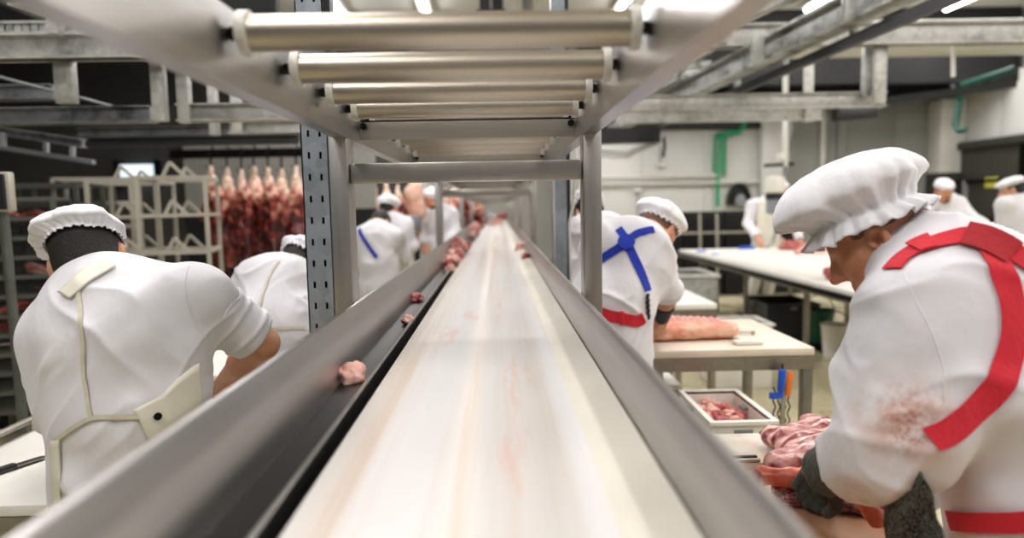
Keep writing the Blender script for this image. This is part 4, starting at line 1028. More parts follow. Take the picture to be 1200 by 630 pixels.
def cap_mesh(c, R, puff=(.125, .145, .085), off=(0, -.02, .055), band=(.083, .103), bz=.045, tilt=-.25, frill=.022, nf=26, seed=1, frill_amp=.007, droop=.0, gather=.0030):
    """gathered cloth cap: puffed crown, gathered band, ruffled brim (head frame: x right, y forward, z up)"""
    nu, rows = 144, []
    T = np.array(Matrix.Rotation(tilt, 3, 'X')); rr = np.random.default_rng(seed); ph = rr.uniform(0, 6.28, 8)
    phi = np.linspace(0, 2*PI, nu, endpoint=False); cs, sn = np.cos(phi), np.sin(phi)
    pl = np.sin(nf*phi+ph[0]+1.3*np.sin(3*phi+ph[1]))+.6*np.sin(nf*1.7*phi+ph[2])
    lump = 1+.05*np.sin(2*phi+ph[3])+.04*np.sin(5*phi+ph[4])+.03*np.sin(9*phi+ph[5])
    def row(rx, ry, z, ox, oy, amp, zamp=0.):
        p = np.stack([ox+(rx+amp*pl)*cs, oy+(ry+amp*pl)*sn, z+zamp*pl+0*cs], 1); rows.append((p@T.T+np.array([0, 0, bz]))@R.T+c)
    for t in np.linspace(.04, 1, 13):      # crown: top down to the widest place
        a = t*PI/2; k = math.sin(a); row(puff[0]*k*lump, puff[1]*k*lump, off[2]+puff[2]*math.cos(a), off[0]*1, off[1], .0014*k*t)
    for t in np.linspace(.2, 1, 6):        # tuck under to the band
        q = t*t*(3-2*t)
        row(puff[0]*lump*(1-q)+band[0]*q, puff[1]*lump*(1-q)+band[1]*q, off[2]*(1-t)+.004, off[0]*(1-q), off[1]*(1-q)-.012*q, gather)
    row(band[0]-.001, band[1]-.001, -.004, 0, -.012, .001)
    for t in np.linspace(.25, 1, 5):
        row(band[0]+frill*.75*t, band[1]+frill*.85*t, -.004-frill*t*(.8+droop), 0, -.012, frill_amp*t, frill_amp*.5*t)
    V = np.concatenate(rows); n = len(rows); Q = []
    for i in range(n-1):
        k = np.arange(nu); k2 = (k+1) % nu
        Q.append(np.stack([i*nu+k, (i+1)*nu+k, (i+1)*nu+k2, i*nu+k2], 1))
    V = np.concatenate([V, rows[0].mean(0)[None]]); t = len(V)-1
    k = np.arange(0, nu, 2); Q.append(np.stack([np.full(nu//2, t), k, (k+1) % nu, (k+2) % nu], 1))
    Nn = vnoise(V*20, seed)[:, None]*.005+vnoise(V*48, seed+5)[:, None]*.003
    V = V+Nn*nrm(R[:, 2]+.3)
    return mesh_np('cap', V, np.concatenate(Q))
def bvh_of(o):
    me = o.data; mw = Matrix.Identity(4); p = o
    while p is not None: mw = p.matrix_basis @ mw; p = p.parent
    vs = [mw @ v.co for v in me.vertices]
    return BVHTree.FromPolygons(vs, [tuple(p.vertices) for p in me.polygons])
def onto(bv, px, py):
    d = Vector(ray(px, py)).normalized(); h = bv.ray_cast(Vector(CAMP), d)
    return (np.array(h[0]), np.array(h[1])) if h[0] is not None else (None, None)
def catmull(pts, n=8):
    pts = np.array(pts); q = np.vstack([2*pts[0]-pts[1], pts, 2*pts[-1]-pts[-2]]); out = []
    for i in range(1, len(q)-2):
        for t in np.linspace(0, 1, n, endpoint=False):
            a, b_, c, d = q[i-1], q[i], q[i+1], q[i+2]
            out.append(.5*((2*b_)+(-a+c)*t+(2*a-5*b_+4*c-d)*t*t+(-a+3*b_-3*c+d)*t**3))
    out.append(q[-2]); return np.array(out)
def ribbon(name, bv, pts, width, mat, parent, off=.004, th=.003, n=8, extra=None):
    """strap lying on a garment: pts are pixels (traced onto it) or 3-D points (snapped to it)"""
    W = []
    for p in pts:
        if len(p) == 2:
            q, _ = onto(bv, *p)
            if q is None: continue
            W.append(q)
        else: W.append(np.array(p, float))
    if len(W) < 2: print('RIBBON MISS', name, parent.get('label')); return None
    C = catmull(W, n); m = MB(); prev = None
    S, Nn = [], []
    for p in C:
        loc, nn, _, _ = bv.find_nearest(Vector(p)); S.append(np.array(loc)); Nn.append(np.array(nn))
    Nn = np.array(Nn)
    for _ in range(4): Nn[1:-1] = (Nn[:-2]+Nn[1:-1]*2+Nn[2:])/4
    S = np.array(S)
    for _ in range(2): S[1:-1] = (S[:-2]+2*S[1:-1]+S[2:])/4
    rows = []
    for i in range(len(S)):
        t = nrm(S[min(i+1, len(S)-1)]-S[max(i-1, 0)]); nn = nrm(Nn[i]); sd = nrm(np.cross(t, nn)); r = []
        for u in np.linspace(-.5, .5, 5):
            q = S[i]+sd*width*u; loc, n2, _, _ = bv.find_nearest(Vector(q))
            r.append(np.array(loc)*.7+q*.3+nn*off)
        rows.append([r, nn])
    bm = m.bm; top = [[bm.verts.new(p) for p in r] for r, nn in rows]; bot = [[bm.verts.new(p-nn*th) for p in r] for r, nn in rows]
    for i in range(len(rows)-1):
        for j in range(4):
            bm.faces.new((top[i][j], top[i][j+1], top[i+1][j+1], top[i+1][j])); bm.faces.new((bot[i][j], bot[i+1][j], bot[i+1][j+1], bot[i][j+1]))
        for j in (0, 4): bm.faces.new((top[i][j], top[i+1][j], bot[i+1][j], bot[i][j]))
    for i in (0, len(rows)-1):
        for j in range(4): bm.faces.new((top[i][j], top[i][j+1], bot[i][j+1], bot[i][j]))
    return m.build(name, mat, parent)
def person(label, J, cuffr=0,  upsl=(1., 1.), colf=.28,  h=.012, hb=None, skin=None, hair=None, coatmat=None, fwd=(0, 1, 0), gird=1.0, coat_len=.42, sleeve=(1., 1.), folds=None, cap=None, beard=False,
           extra_coat=None, gloves=(None, None), legs=True, collar=True, face=True, sl_r=(.078, .062, .052), hand=(None, None), nohead=False, shc=1.0, hairfn=None):
    """J: pelvis, waist, chest, neck, head, R, sh, el, wr (each [left, right])"""
    skin = skin or SKIN; hb = hb or h
    fw = nrm(fwd); rt = nrm(np.cross(fw, (0, 0, 1)))
    pel, wai, che, nec = (np.array(J[k], float) for k in ('pelvis', 'waist', 'chest', 'neck'))
    foot = J.get('foot', pel)
    e = empty('person', (foot[0], foot[1], 0), label, 'person')
    # --- skin: one continuous body
    d = SDF(); hc, R = np.array(J['head'], float), J['R']
    if not nohead:
        head_ops(d, hc, R, h < .009)
        d.cone(hc+R@np.array([0, -.03, -.055]), nec, .055, .062, .03)
    lean = nrm(nec-wai)
    d.cone(nec, che, .07, .115, .05, sq=(fw, .75)); d.cone(che, wai, .125, .115, .05, sq=(fw, .72)); d.cone(wai, pel, .12, .13, .05, sq=(fw, .8))
    for i in (0, 1):
        sh, el, wr = (np.array(J[k][i], float) for k in ('sh', 'el', 'wr'))
        d.cone(che*.6+nec*.4, sh, .075, .052, .05); d.cone(sh, el, .050, .041, .03)
        m = el*.62+wr*.38; d.cone(el, m, .041, .043, .02); d.cone(m, wr, .042, .028, .02)
        hv = hand[i] or {}
        dv = hv.get('dir', wr-el); hand_ops(d, wr+nrm(dv)*.012, dv, hv.get('palm', (0, 0, -1)), 1 if i else -1, hv.get('curl', .7))
    kn = []
    for s in (-1, 1):
        hp = pel+rt*s*.085-np.array([0, 0, .04]); ft = np.array([foot[0], foot[1], 0])+rt*s*.11
        k = (hp+ft)/2+fw*.04+np.array([0, 0, .03]); k[2] = .48; an = ft+np.array([0, 0, .09])
        kn.append((hp, k, an))
        d.cone(hp, k, .082, .055, .04); d.cone(k, an, .052, .035, .03); d.cone(an-[0, 0, .04], an+fw*.14-[0, 0, .05], .035, .03, .03)
    link('body', d.mesh('body', hb, None, 1), skin, e)
    # --- coat
    g = gird; c = SDF()
    c.cone(wai, che, .165*g, .180*g, .06, sq=(fw, .70)); c.cone(che, nec-lean*.06, .175*g, .10*g, .07, sq=(fw, .72))
    hem = pel+np.array([0, 0, -(coat_len-.18)])
    c.cone(wai, pel, .165*g, .178*g, .05, sq=(fw, .78)); c.cone(pel, hem, .178*g, .188*g, .04, sq=(fw, .82), cap=True)
    for i in (0, 1):
        sh, el, wr = (np.array(J[k][i], float) for k in ('sh', 'el', 'wr'))
        c.cone(nec-lean*.03, sh, .078*shc, .080*g, .05); f = sleeve[i]; uf = upsl[i]
        c.cone(sh, sh+(el-sh)*uf, sl_r[0]*g, sl_r[1]*g, .035, cap=uf < 1)
        if f > 0: c.cone(el, el+(wr-el)*f, sl_r[1]*g, sl_r[2]*g, .03, cap=True)
    if collar: c.cone(nec-lean*.02, nec+(hc-nec)*colf, .078, .070, .02, cap=True)
    if extra_coat: extra_coat(c)
    co = link('coat', c.mesh('coat', h, folds, 2), coatmat or COAT, e)
    if legs:
        t = SDF()
        for hp, k, an in kn: t.cone(hp, k, .098, .082, .03); t.cone(k, an+[0, 0, .08], .08, .075, .03, cap=True)
        link('trousers', t.mesh('trousers', .014, coat_folds(31, .006, .09)), TROU, e)
        for s, (hp, k, an) in zip((-1, 1), kn):
            bo = SDF(); bo.cone(an+[0, 0, .16], an-[0, 0, .02], .062, .045, .02); bo.cone(an-[0, 0, .045]-fw*.03, an+fw*.16-[0, 0, .05], .042, .038, .03); bo.box(an-[0, 0, .19], (.4, .4, .10), k=.002, sub=True)
            link('boot', bo.mesh('boot', .012), BOOT, e)
    for i in (0, 1):
        if gloves[i] is not None:
            gd = SDF(); sh, el, wr = (np.array(J[k][i], float) for k in ('sh', 'el', 'wr')); hv = hand[i] or {}; dv = hv.get('dir', wr-el)
            gd.cone(wr+nrm(dv)*.02, el*.4+wr*.6, .037, .048, .02, cap=True)
            if cuffr: gd.cone(el*.25+wr*.75, wr+(wr-el)*.02, cuffr, cuffr*.94, .01, cap=True); hand_ops(gd, wr+nrm(dv)*.012, dv, hv.get('palm', (0, 0, -1)), 1 if i else -1, hv.get('curl', .7), inf=.0045)
            link('glove', gd.mesh('glove', max(.005, h*.8)), gloves[i], e)
    if not nohead:
        hd = SDF(); w = lambda *p: hc+R@np.array(p)
        hd.ell(w(0, -.014, .026), (.0785, .0985, .091), R, .02)
        hd.ell(w(0, -.045, -.03), (.066, .060, .060), R, .03)
        hd.box(w(0, .16, -.06), (.2, .12, .10), R, .002, .01, True); hd.box(w(0, .15, -.01), (.2, .105, .2), R, .002, .01, True)
        hd.ell(w(0, -.02, -.115), (.09, .12, .05), R, .02, True)
        if hairfn: hairfn(hd, w, R)
        link('hair', hd.mesh('hair', min(h, .006) if h < .01 else h, lambda V, N: .0012*vnoise(V*160, 2)), hair or HAIRD, e)
        if face:
            for s in (-1, 1):
                b = SDF(); b.cone(w(s*.018, .087, .017), w(s*.045, .072, .017), .0055, .0045, .003); link('eyebrow', b.mesh('eyebrow', .004), hair or HAIRD, e)
                ey = MB(); ey.lathe([(.0005, .0068), (.0035, .0062), (.0048, .0045)], w(s*.029, .0815, -.006), 10, R@np.array(Matrix.Rotation(-PI/2, 3, 'X'))); ey.build('iris', BLACKR, e)
        if beard:
            b = SDF(); b.cone(w(-.022, .092, -.060), w(.022, .092, -.060), .009, .009, .004); b.cone(w(-.02, .086, -.098), w(.02, .086, -.098), .014, .014, .008); link('beard', b.mesh('beard', .006), hair or HAIRD, e)
        if cap is not None:
            co_ = link('cap', cap_mesh(hc, R, **cap), CAPC, e)
            sm = co_.modifiers.new('thickness', 'SOLIDIFY'); sm.thickness = .0025; sm.offset = 1
    e_bv = bvh_of(co)
    return e, co, e_bv
SC = dict()
def panel(name, bv, grid, mat, parent, off=.008):
    """sheet over a garment: grid of pixel rows"""
    rows = []
    for r in grid:
        w = []
        for p in r:
            q, nn = onto(bv, *p) if len(p) == 2 else (np.array(p, float), None)
            if q is None: q = None
            elif nn is not None: q = q+nn*off
            w.append(q)
        rows.append(w)
    for r in rows:                                   # fill the misses from neighbours
        good = [i for i, q in enumerate(r) if q is not None]
        for i in range(len(r)):
            if r[i] is None and good: j = min(good, key=lambda g_: abs(g_-i)); r[i] = r[j]+np.array([.0, .03*abs(i-j), 0])
    rows = [r for r in rows if all(q is not None for q in r)]
    if len(rows) < 2: print('PANEL MISS', name, parent.get('label')); return None
    m = MB(); bm = m.bm; vs = [[bm.verts.new(q) for q in r] for r in rows]
    for i in range(len(vs)-1):
        for j in range(len(vs[0])-1): bm.faces.new((vs[i][j], vs[i][j+1], vs[i+1][j+1], vs[i+1][j]))
    bmesh.ops.subdivide_edges(bm, edges=bm.edges[:], cuts=2, use_grid_fill=True, smooth=.6)
    o = m.build(name, mat, parent); s = o.modifiers.new('thickness', 'SOLIDIFY'); s.thickness = .004; s.offset = 1; return o
def lerp_grid(corners, nu, nv):
    """corners: top edge pts list, bottom edge pts list (pixels)"""
    t, b_ = np.array(corners[0], float), np.array(corners[1], float); g = []
    ti = np.linspace(0, len(t)-1, nu)
    tt = np.stack([np.interp(ti, range(len(t)), t[:, k]) for k in (0, 1)], 1); bb = np.stack([np.interp(ti, range(len(b_)), b_[:, k]) for k in (0, 1)], 1)
    for v in np.linspace(0, 1, nv): g.append([tuple(tt[i]*(1-v)+bb[i]*v) for i in range(nu)])
    return g
# ---- worker at the left foreground, seen from behind
Yw = 1.62
J1 = dict(pelvis=P(160, 560, Yw+.02), waist=P(148, 490, Yw), chest=P(138, 388, Yw+.07), neck=P(112, 340, Yw+.09), head=P(105, 304, Yw+.15), R=headR(-.25, .32, -.22),
          sh=[P(78, 382, Yw+.10), P(232, 349, Yw+.09)], el=[P(64, 440, Yw+.24), P(308, 402, Yw+.20)], wr=[P(160, 470, Yw+.42), P(255, 461, Yw+.36)], foot=(P(118, 560, Yw+.02)[0], Yw+.06))
def xc1(c):
    # rolled cuff, back fullness and folds at the arm
    A, B = J1['sh'][1], J1['el'][1]; u = nrm(B-A)
    c.cone(A+u*.13, A+(B-A)*.86, .073, .071, .006, cap=True)
    c.cone(P(98, 400, Yw+.02), P(160, 400, Yw+.02), .10, .11, .06)
    c.cone(P(57, 402, Yw+.06), P(75, 470, Yw+.04), .06, .07, .06)
    c.cone(P(215, 400, Yw+.06), P(205, 470, Yw+.04), .055, .065, .06)
    # undercut between arm and body
cap1 = dict(puff=(.108, .120, .058), off=(-.012, -.012, .018), band=(.083, .101), bz=.040, tilt=-.20, frill=.006, nf=34, seed=3, frill_amp=.003)
p1, c1, b1 = person('person in white coat and cream apron seen from behind, rolled sleeve, blue knife in hand', J1, h=.006, skin=SKIN, hair=HAIRD, fwd=(-.05, 1, 0), gird=1.04, coat_len=.52, colf=.10, sleeve=(1., 0.), upsl=(1., .84), sl_r=(.078, .064, .055),
    folds=coat_folds(11, .008, .10, (.6, .2, .7)), cap=cap1, extra_coat=xc1, hand=(None, dict(dir=(-.25, .6, -.55), palm=(-.6, .0, -.5), curl=1.1)))
# apron: neck strap, strings, wrapped panel
panel('neck_strap', b1, lerp_grid([[(70, 344), (98, 318), (128, 305)], [(84, 351), (106, 332), (136, 314)]], 7, 4), APRON, p1, .006)
ribbon('string', b1, [(91, 336), (95, 380), (99, 430), (104, 470), (108, 489)], .009, STRING, p1, .006)
ribbon('string', b1, [(66, 516), (84, 503), (107, 490), (140, 488), (182, 487)], .010, STRING, p1, .007)
ap1 = panel('apron', b1, lerp_grid([[(157, 480), (190, 462), (222, 430), (231, 425)], [(181, 528), (210, 545), (238, 560), (244, 575)]], 7, 6), APRON, p1)
q, nn = onto(b1, 183, 487)
if q is not None: MB().lathe([(.004, 0), (.008, .001), (.009, .004), (.008, .006)], q+nn*.012, 14, np.array(Vector(nn).to_track_quat('Z', 'Y').to_matrix())).build('eyelet', DARKSTEEL, ap1)
panel('apron_edge', b1, lerp_grid([[(62, 515), (72, 514)], [(66, 600), (74, 602)]], 3, 5), APRON, p1)
def seam(bv, pts, parent, mat=COAT):
    W = [onto(bv, *p) for p in pts]; W = [q+n_*.0005 for q, n_ in W if q is not None]
    if len(W) > 2:
        C = [np.array(bv.find_nearest(Vector(q))[0]) for q in catmull(W, 5)]; MB().tube(C, .0016, 5).build('seam', mat, parent)
seam(b1, [(222, 312), (217, 335), (221, 360), (233, 385), (246, 398)], p1); seam(b1, [(262, 372), (270, 358), (281, 348), (290, 345)], p1)
# thin bracelet string and blue knife
wr = J1['wr'][1]; el = J1['el'][1]; u = nrm(wr-el); s1 = nrm(np.cross(u, (0, 0, 1))); s2 = np.cross(u, s1)
MB().tube([wr-u*.012+.034*(math.cos(t)*s1+math.sin(t)*s2) for t in np.linspace(0, 2*PI, 17)], .0025, 6).build('wrist_string', STRING, p1)
hp = P(252, 474, 2.03)
knife(P(276, 449, 2.03), P(222, 503, 2.06), .11, .025, simple('navy_plastic', '#15254f', .4), 'knife with navy handle held by the worker in cream apron')
# ---- second worker at left, bent over, behind the slotted upright
Y2 = 2.72
J2 = dict(pelvis=P(322, 445, Y2), waist=P(322, 388, Y2), chest=P(327, 348, Y2+.12), neck=P(340, 322, Y2+.22), head=P(350, 316, Y2+.31), R=headR(.25, .75, .15),
          sh=[P(292, 350, Y2+.14), P(376, 344, Y2+.14)], el=[P(282, 392, Y2+.28), P(392, 392, Y2+.22)], wr=[P(318, 425, Y2+.42), P(372, 425, Y2+.42)], foot=(P(322, 445, Y2)[0], Y2+.05))
p2, c2, b2 = person('person in white coat bent over behind the slotted upright, string down the back', J2, h=.009, fwd=(.15, 1, 0), gird=1.05, coat_len=.6, folds=coat_folds(21, .006, .09, (.6, .2, .5)),
    cap=dict(puff=(.11, .125, .07), off=(0, -.01, .02), bz=.04, tilt=-.2, frill=.008, seed=5), face=False)
ribbon('string', b2, [(327, 306), (317, 322), (308, 345), (303, 368), (300, 384)], .010, STRING, p2, .005)
ribbon('string', b2, [(286, 388), (300, 386), (322, 385), (345, 384), (357, 384)], .012, STRING, p2, .006)
# ---- group beyond, left of the belt
Y3 = 5.9
J3 = dict(pelvis=P(444, 338, Y3), waist=P(444, 312, Y3), chest=P(440, 284, Y3+.05), neck=P(442, 266, Y3+.15), head=P(446, 261, Y3+.26), R=headR(.5, .9, 0),
          sh=[P(424, 278, Y3+.05), P(462, 278, Y3+.05)], el=[P(418, 305, Y3+.15), P(474, 300, Y3+.15)], wr=[P(440, 318, Y3+.35), P(470, 318, Y3+.35)], foot=(P(444, 338, Y3)[0], Y3))
p3, c3, b3 = person('person bent forward with blue strap across the white coat, dark hair showing', J3, h=.013, fwd=(.2, 1, 0), gird=1.0, folds=coat_folds(22, .006, .1), cap=None, face=False)
ribbon('blue_strap', b3, [(421, 268), (428, 282), (436, 294), (442, 302)], .035, BLUES, p3, .008)
Y4 = 6.5
J4 = dict(pelvis=P(466, 322, Y4), waist=P(465, 306, Y4), chest=P(460, 272, Y4), neck=P(456, 254, Y4), head=P(455.5, 243.5, Y4+.04), R=headR(.3, .25, 0),
          sh=[P(441, 264, Y4), P(475, 264, Y4)], el=[P(436, 290, Y4+.1), P(483, 288, Y4-.05)], wr=[P(452, 300, Y4+.3), P(488, 262+14, Y4+.2)], foot=(P(466, 322, Y4)[0], Y4))
p4, c4, b4 = person('person in round white cap and red belt seen from behind, beside the grey steel box', J4, h=.013, skin=SKINR, fwd=(.3, 1, 0), gird=.95, sleeve=(1., .15), folds=coat_folds(23, .006, .1),
    cap=dict(puff=(.105, .115, .085), off=(0, -.01, .02), bz=.02, tilt=-.1, frill=.006, seed=6), face=False)
ribbon('red_belt', b4, [(449, 309), (456, 310), (466, 309), (474, 307)], .045, REDS, p4, .008)
Y5 = 7.2
J5 = dict(pelvis=P(514, 300, Y5), waist=P(514, 285, Y5), chest=P(513, 258, Y5), neck=P(509, 244, Y5), head=P(506.5, 234.5, Y5-.03), R=headR(PI-.15, .15, 0),
          sh=[P(528, 251, Y5), P(495, 251, Y5)], el=[P(534, 272, Y5-.05), P(490, 272, Y5-.1)], wr=[P(525, 290, Y5-.25), P(497, 288, Y5-.3)], foot=(P(514, 300, Y5)[0], Y5))
p5, c5, b5 = person('person in white coat and cap facing the camera beyond the second conveyor post', J5, h=.013, skin=SKINR, fwd=(.1, -1, 0), folds=coat_folds(24, .006, .1), beard=True,
    cap=dict(puff=(.095, .11, .06), off=(0, -.01, .025), bz=.045, tilt=-.1, frill=.006, seed=7))
# ---- worker with the blue harness, bent over the loin
Y7 = 2.68
J7 = dict(pelvis=P(711, 400, Y7), waist=P(714, 362, Y7), chest=P(738, 305, Y7+.10), neck=P(757, 279, Y7+.2), head=P(771, 268, Y7+.28), R=headR(.75, .80, .1),
          sh=[P(703, 290, Y7+.10), P(766, 306, Y7+.12)], el=[P(676, 345, Y7+.16), P(783, 341, Y7+.12)], wr=[P(765, 390, Y7+.5), P(776, 366, Y7+.24)], foot=(P(718, 400, Y7)[0], Y7+.02))
J7['el'][0] = P(735, 350, Y7+.36)
p7, c7, b7 = person('person in white coat with blue back harness and red belt cutting the pork loin', J7, h=.007, skin=SKIN, hair=HAIRB, fwd=(.35, .93, 0), gird=.97, coat_len=.30, sleeve=(.8, .10), sl_r=(.074, .058, .05),
    folds=coat_folds(25, .0085, .085, (.5, .2, .7)), gloves=(None, DKGLOVE), cap=dict(puff=(.105, .125, .075), off=(0, -.012, .02), bz=.025, tilt=.25, frill=.008, seed=8), hand=(dict(dir=(.5, .6, -.3)), dict(dir=(-.1, .35, -.9), palm=(-.3, .9, .2), curl=1.0)))
ribbon('blue_strap', b7, [(735, 281), (731, 276), (728, 272), (725, 268)], .030, BLUES, p7, .006)
ribbon('blue_strap', b7, [(737, 281), (746, 274), (756, 271), (766, 269)], .030, BLUES, p7, .006)
ribbon('blue_strap', b7, [(731, 287), (720, 294), (708, 302), (698, 310)], .034, BLUES, p7, .006)
s_ = ribbon('blue_strap', b7, [(737, 289), (744, 304), (752, 322), (759, 341)], .034, BLUES, p7, .006)
q, nn = onto(b7, 734, 284)
if q is not None: MB().lathe([(.030, 0), (.034, .003), (.032, .008), (.01, .010)], q+nn*.006, 20, np.array(Vector(nn).to_track_quat('Z', 'Y').to_matrix())).build('harness_ring', BLUES, p7)
q, nn = onto(b7, 759, 343)
if q is not None:
    m = MB()
    for k in range(5): a = P(759.5+.3*k, 344+6*k, q[1]-.02); m.tube([a, P(758.5+.2*k, 350+6*k, q[1]-.02)], .007, 6)
    m.build('strap_clip', BLACKP, p7)
ribbon('red_belt', b7, [(703, 366), (715, 370), (730, 373), (746, 376), (754, 372)], .044, REDS, p7, .006)
q, nn = onto(b7, 728, 372.5)
if q is not None: MB().box(q+nn*.010, (.018, .012, .052), None, .003).build('belt_buckle', REDS, p7)
solo(MB().bar(P(783, 385, 3.12), P(776, 390, 3.05), .02, .02, .006).build('blue_knife_grip', BLUEP), 'small blue knife grip under the dark gloved hand on the loin', 'knife')
# ---- worker mostly hidden by the right post
Y8 = 3.7
J8 = dict(pelvis=P(694, 375, Y8), waist=P(694, 335, Y8), chest=P(696, 285, Y8+.04), neck=P(692, 262, Y8+.12), head=P(690, 250, Y8+.24), R=headR(-.3, .75, 0),
          sh=[P(678, 272, Y8+.05), P(714, 268, Y8+.05)], el=[P(671, 306, Y8-.02), P(722, 310, Y8+.1)], wr=[P(672, 332, Y8+.1), P(710, 330, Y8+.3)], foot=(P(694, 375, Y8)[0], Y8))
p8, c8, b8 = person('person in white coat mostly hidden by the right conveyor post', J8, h=.011, fwd=(-.25, 1, 0), gird=.92, coat_len=.5, folds=coat_folds(26, .006, .09), face=False, cap=dict(puff=(.105, .12, .075), off=(0, -.01, .02), bz=.04, tilt=-.2, frill=.006, seed=9))
# ---- far workers on the right
Y9 = 9.75
J9 = dict(pelvis=P(898, 292, Y9), waist=P(898, 275, Y9), chest=P(899, 250, Y9), neck=P(908, 232, Y9), head=P(915, 221.5, Y9-.03), R=headR(PI-.5, .25, 0),
          sh=[P(919, 240, Y9), P(882, 241, Y9)], el=[P(932, 262, Y9-.05), P(876, 262, Y9-.05)], wr=[P(938, 283, Y9-.3), P(890, 282, Y9-.35)], foot=(P(893, 292, Y9)[0], Y9+.05))
p9, c9, b9 = person('person in white coat and long cream apron at the far end of the long table', J9, h=.014, skin=SKINR, fwd=(-.1, -1, 0), gird=1.12, folds=coat_folds(27, .007, .11), sleeve=(.9, .75), cap=dict(puff=(.10, .115, .065), off=(0, -.01, .02), bz=.04, tilt=-.1, frill=.006, seed=10))
panel('apron', b9, lerp_grid([[(889, 236), (899, 235), (909, 236)], [(885, 295), (899, 297), (914, 295)]], 7, 9), APRON, p9, .02)
Y10 = 7.6
J10 = dict(pelvis=P(1110, 285, Y10+.1), waist=P(1108, 268, Y10+.08), chest=P(1107, 245, Y10), neck=P(1106, 232, Y10-.04), head=P(1106, 224, Y10-.1), R=headR(PI+.05, .15, 0),
          sh=[P(1124, 239, Y10), P(1088, 240, Y10)], el=[P(1137, 254, Y10-.1), P(1079, 257, Y10-.1)], wr=[P(1155, 263, Y10-.3), P(1080, 274, Y10-.3)], foot=(P(1110, 285, Y10)[0], Y10+.1))
p10, c10, b10 = person('person with dark moustache and cream apron leaning forward near the dark door', J10, h=.012, skin=SKINR, hair=HAIRD, fwd=(0, -1, 0), gird=1.05, folds=coat_folds(28, .007, .11), beard=True, cap=dict(puff=(.095, .115, .06), off=(0, -.012, .02), bz=.05, tilt=-.25, frill=.006, seed=11))
panel('apron', b10, lerp_grid([[(1101, 246), (1110, 246), (1119, 247)], [(1100, 285), (1110, 286), (1120, 285)]], 6, 6), APRON, p10, .02)
Y11 = 6.6
J11 = dict(pelvis=P(1194, 290, Y11), waist=P(1194, 272, Y11), chest=P(1194, 248, Y11), neck=P(1190, 231, Y11), head=P(1185, 222, Y11), R=headR(-.95, .25, 0),
          sh=[P(1178, 240, Y11-.05), P(1210, 240, Y11+.05)], el=[P(1176, 262, Y11-.02), P(1216, 264, Y11)], wr=[P(1170, 280, Y11+.15), P(1195, 282, Y11+.3)], foot=(P(1194, 290, Y11)[0], Y11))
p11, c11, b11 = person('person in white coat and flat white cap at the right edge, turned away', J11, h=.012, skin=SKIN, hair=HAIRD, fwd=(-.8, .6, 0), gird=1.0, folds=coat_folds(29, .007, .11), cap=dict(puff=(.115, .125, .05), off=(0, -.005, .02), bz=.045, tilt=-.1, frill=.005, seed=12))
# ---- big worker at the right foreground
def blood(nt, v, base):
    n = noise(nt, v, 9, 5, .7); s = nt.nodes.new('ShaderNodeSeparateXYZ')
    for c, r, amt, colr in BLOODS:
        dist = nt.nodes.new('ShaderNodeVectorMath'); dist.operation = 'DISTANCE'; nt.links.new(v, dist.inputs[0]); dist.inputs[1].default_value = [float(x) for x in c]
        mr = nt.nodes.new('ShaderNodeMapRange'); mr.inputs[1].default_value = r; mr.inputs[2].default_value = r*.25; mr.inputs[3].default_value = 0; mr.inputs[4].default_value = 1; nt.links.new(dist.outputs['Value'], mr.inputs[0])
        mu = nt.nodes.new('ShaderNodeMath'); mu.operation = 'MULTIPLY'; nt.links.new(mr.outputs[0], mu.inputs[0])
        nt.links.new(ramp(nt, noise(nt, v, 60, 5, .75), [(.40, (0, 0, 0, 1)), (.68, (amt,)*3+(1,))]) if amt > .45 else ramp(nt, noise(nt, v, 16, 4, .6), [(.30, (0, 0, 0, 1)), (.6, (amt,)*3+(1,))]), mu.inputs[1])
        base = mix(nt, mu.outputs[0], base, lin(colr))
    return base
Y6 = 1.40
J6 = dict(pelvis=np.array([1.05, 1.24, .86]), waist=np.array([1.02, 1.27, .98]), chest=P(1150, 395, 1.36), neck=P(1080, 290, 1.45), head=P(1023, 279, 1.47), R=headR(-1.06, .60, .05),
          sh=[P(1078, 365, 1.30), P(1195, 330, 1.56)], el=[P(1070, 508, 1.20), P(1120, 520, 1.62)], wr=[P(966, 553, 1.40), P(1040, 590, 1.52)], foot=(1.10, 1.22))
J6['chest'] = np.array([(1150-583)/800*1.36+.02, 1.37, 1.22])
def xc6(c):
    sh, el, wr = J6['sh'][0], J6['el'][0], J6['wr'][0]
    c.cone(sh, P(1040, 440, 1.27), .095, .085, .05); c.cone(P(1035, 420, 1.28), P(1030, 520, 1.24), .07, .075, .05)
    c.cone(P(1045, 530, 1.22), P(985, 555, 1.30), .075, .055, .04, cap=True)
    c.cone(P(1060, 312, 1.40), P(1130, 322, 1.43), .06, .075, .06)
    c.cone(P(1130, 330, 1.32), P(1150, 450, 1.24), .12, .11, .08)
    # collar standing behind the neck
    c.cone(P(1030, 312, 1.43), P(1075, 255, 1.47), .030, .030, .02)
BLOODS = []
BN = {}
wpt = lambda px, py, Y: P(px, py, Y)-np.array([J6['foot'][0], J6['foot'][1], 0])
for px, py, Y, r, a_, colr in ((1066, 490, 1.13, .085, .44, '#cfa183'), (1060, 500, 1.13, .07, .40, '#c08a68'), (1068, 480, 1.13, .045, .8, '#b06a4e'), (1064, 505, 1.13, .035, .9, '#9c4a3c'), (1012, 545, 1.22, .045, .4, '#c58d78'), (985, 478, 1.2, .03, .35, '#b98a78'), (1008, 568, 1.22, .04, .5, '#b5705c'), (1060, 447, 1.14, .02, .5, '#a3675a')):
    BLOODS.append((wpt(px, py, Y), r*1.5, a_, colr))
COATB = cloth('white_coat_bloodstained', '#e4e2e6', 13, .4, blood)
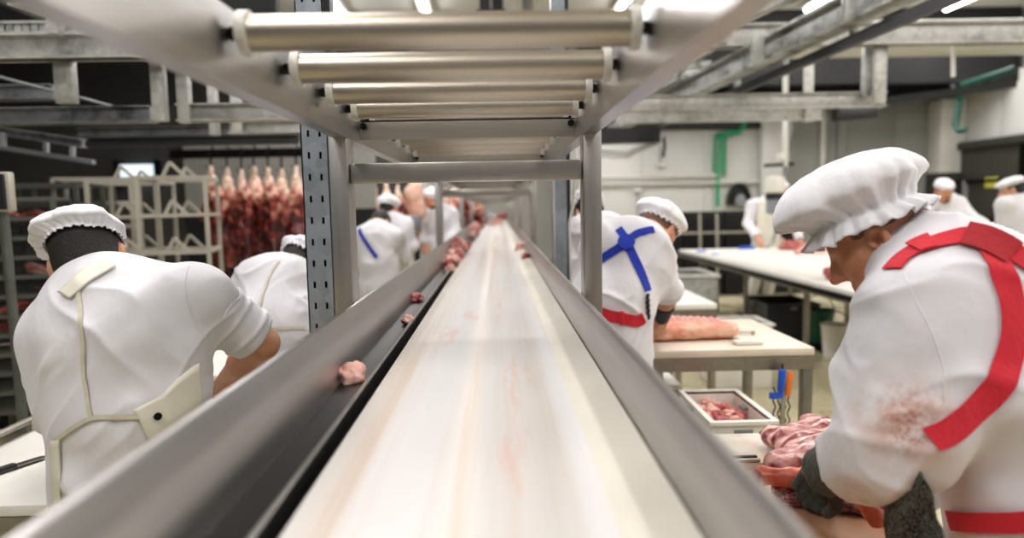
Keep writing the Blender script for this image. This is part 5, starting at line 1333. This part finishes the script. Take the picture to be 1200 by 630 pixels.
cap6 = dict(gather=.0055, puff=(.130, .166, .085), off=(0, .004, .045), band=(.088, .108), bz=.058, tilt=.16, frill=.036, nf=19, seed=17, frill_amp=.008, droop=.1)
p6, c6, b6 = person('person in bloodstained white coat with red shoulder straps, bending over the rib side', J6, h=.006, hb=.0045, cuffr=.056, hairfn=lambda hd, w, R: hd.box(w(0, -.1, -.075), (.2, .2, .075), R, .002, .02, True), skin=SKINR, hair=HAIRB, coatmat=COATB, fwd=(-.72, .69, 0), gird=1.12, coat_len=.5, sleeve=(.78, .9), sl_r=(.088, .078, .054), shc=1.0,
    folds=coat_folds(41, .008, .10, (.3, .3, .85)), cap=cap6, extra_coat=xc6, gloves=(KNIT, KNIT), hand=(dict(dir=(.30, .80, -.50), palm=(-.6, -.1, -.7), curl=1.0), dict(dir=(-.6, -.1, -.3), palm=(0, 0, -1), curl=.9)))
ribbon('red_strap', b6, [(1046, 316), (1062, 300), (1090, 287), (1125, 278), (1150, 279), (1168, 290)], .040, REDS, p6, .007)
ribbon('red_strap', b6, [(1150, 280), (1170, 288), (1190, 300), (1215, 318)], .042, REDS, p6, .009)
ribbon('red_strap', b6, [(1158, 286), (1173, 315), (1183, 350), (1186, 395), (1176, 435), (1156, 466), (1126, 494), (1092, 516)], .044, REDS, p6, .008)
seam(b6, [(1058, 318), (1072, 350), (1092, 390), (1105, 430), (1106, 470)], p6, COATB)
ribbon('red_belt', b6, [(1098, 604), (1115, 609), (1140, 611), (1170, 611), (1215, 609)], .036, REDS, p6, .008)
ribbon('strap_slider', b6, [(1072, 294), (1082, 289), (1094, 285)], .050, REDS, p6, .012)
ribbon('back_patch', b6, [(1130, 277), (1150, 282), (1168, 290), (1184, 300)], .058, REDD, p6, .013)
g6 = []
for t in np.linspace(0, 1, 7): g6.append([tuple(P(x0+(x1-x0)*t+2*math.sin(9*t+i), y0+(y1-y0)*t, Yq+.012*math.sin(6*t+2*i))) for i, (x0, y0, x1, y1, Yq) in enumerate(((1034, 566, 1040, 660, 1.19), (1056, 555, 1056, 662, 1.15), (1076, 552, 1074, 664, 1.12), (1090, 575, 1090, 662, 1.10), (1099, 602, 1108, 660, 1.085)))])
panel('mesh_apron', b6, g6, CHAIN, p6)
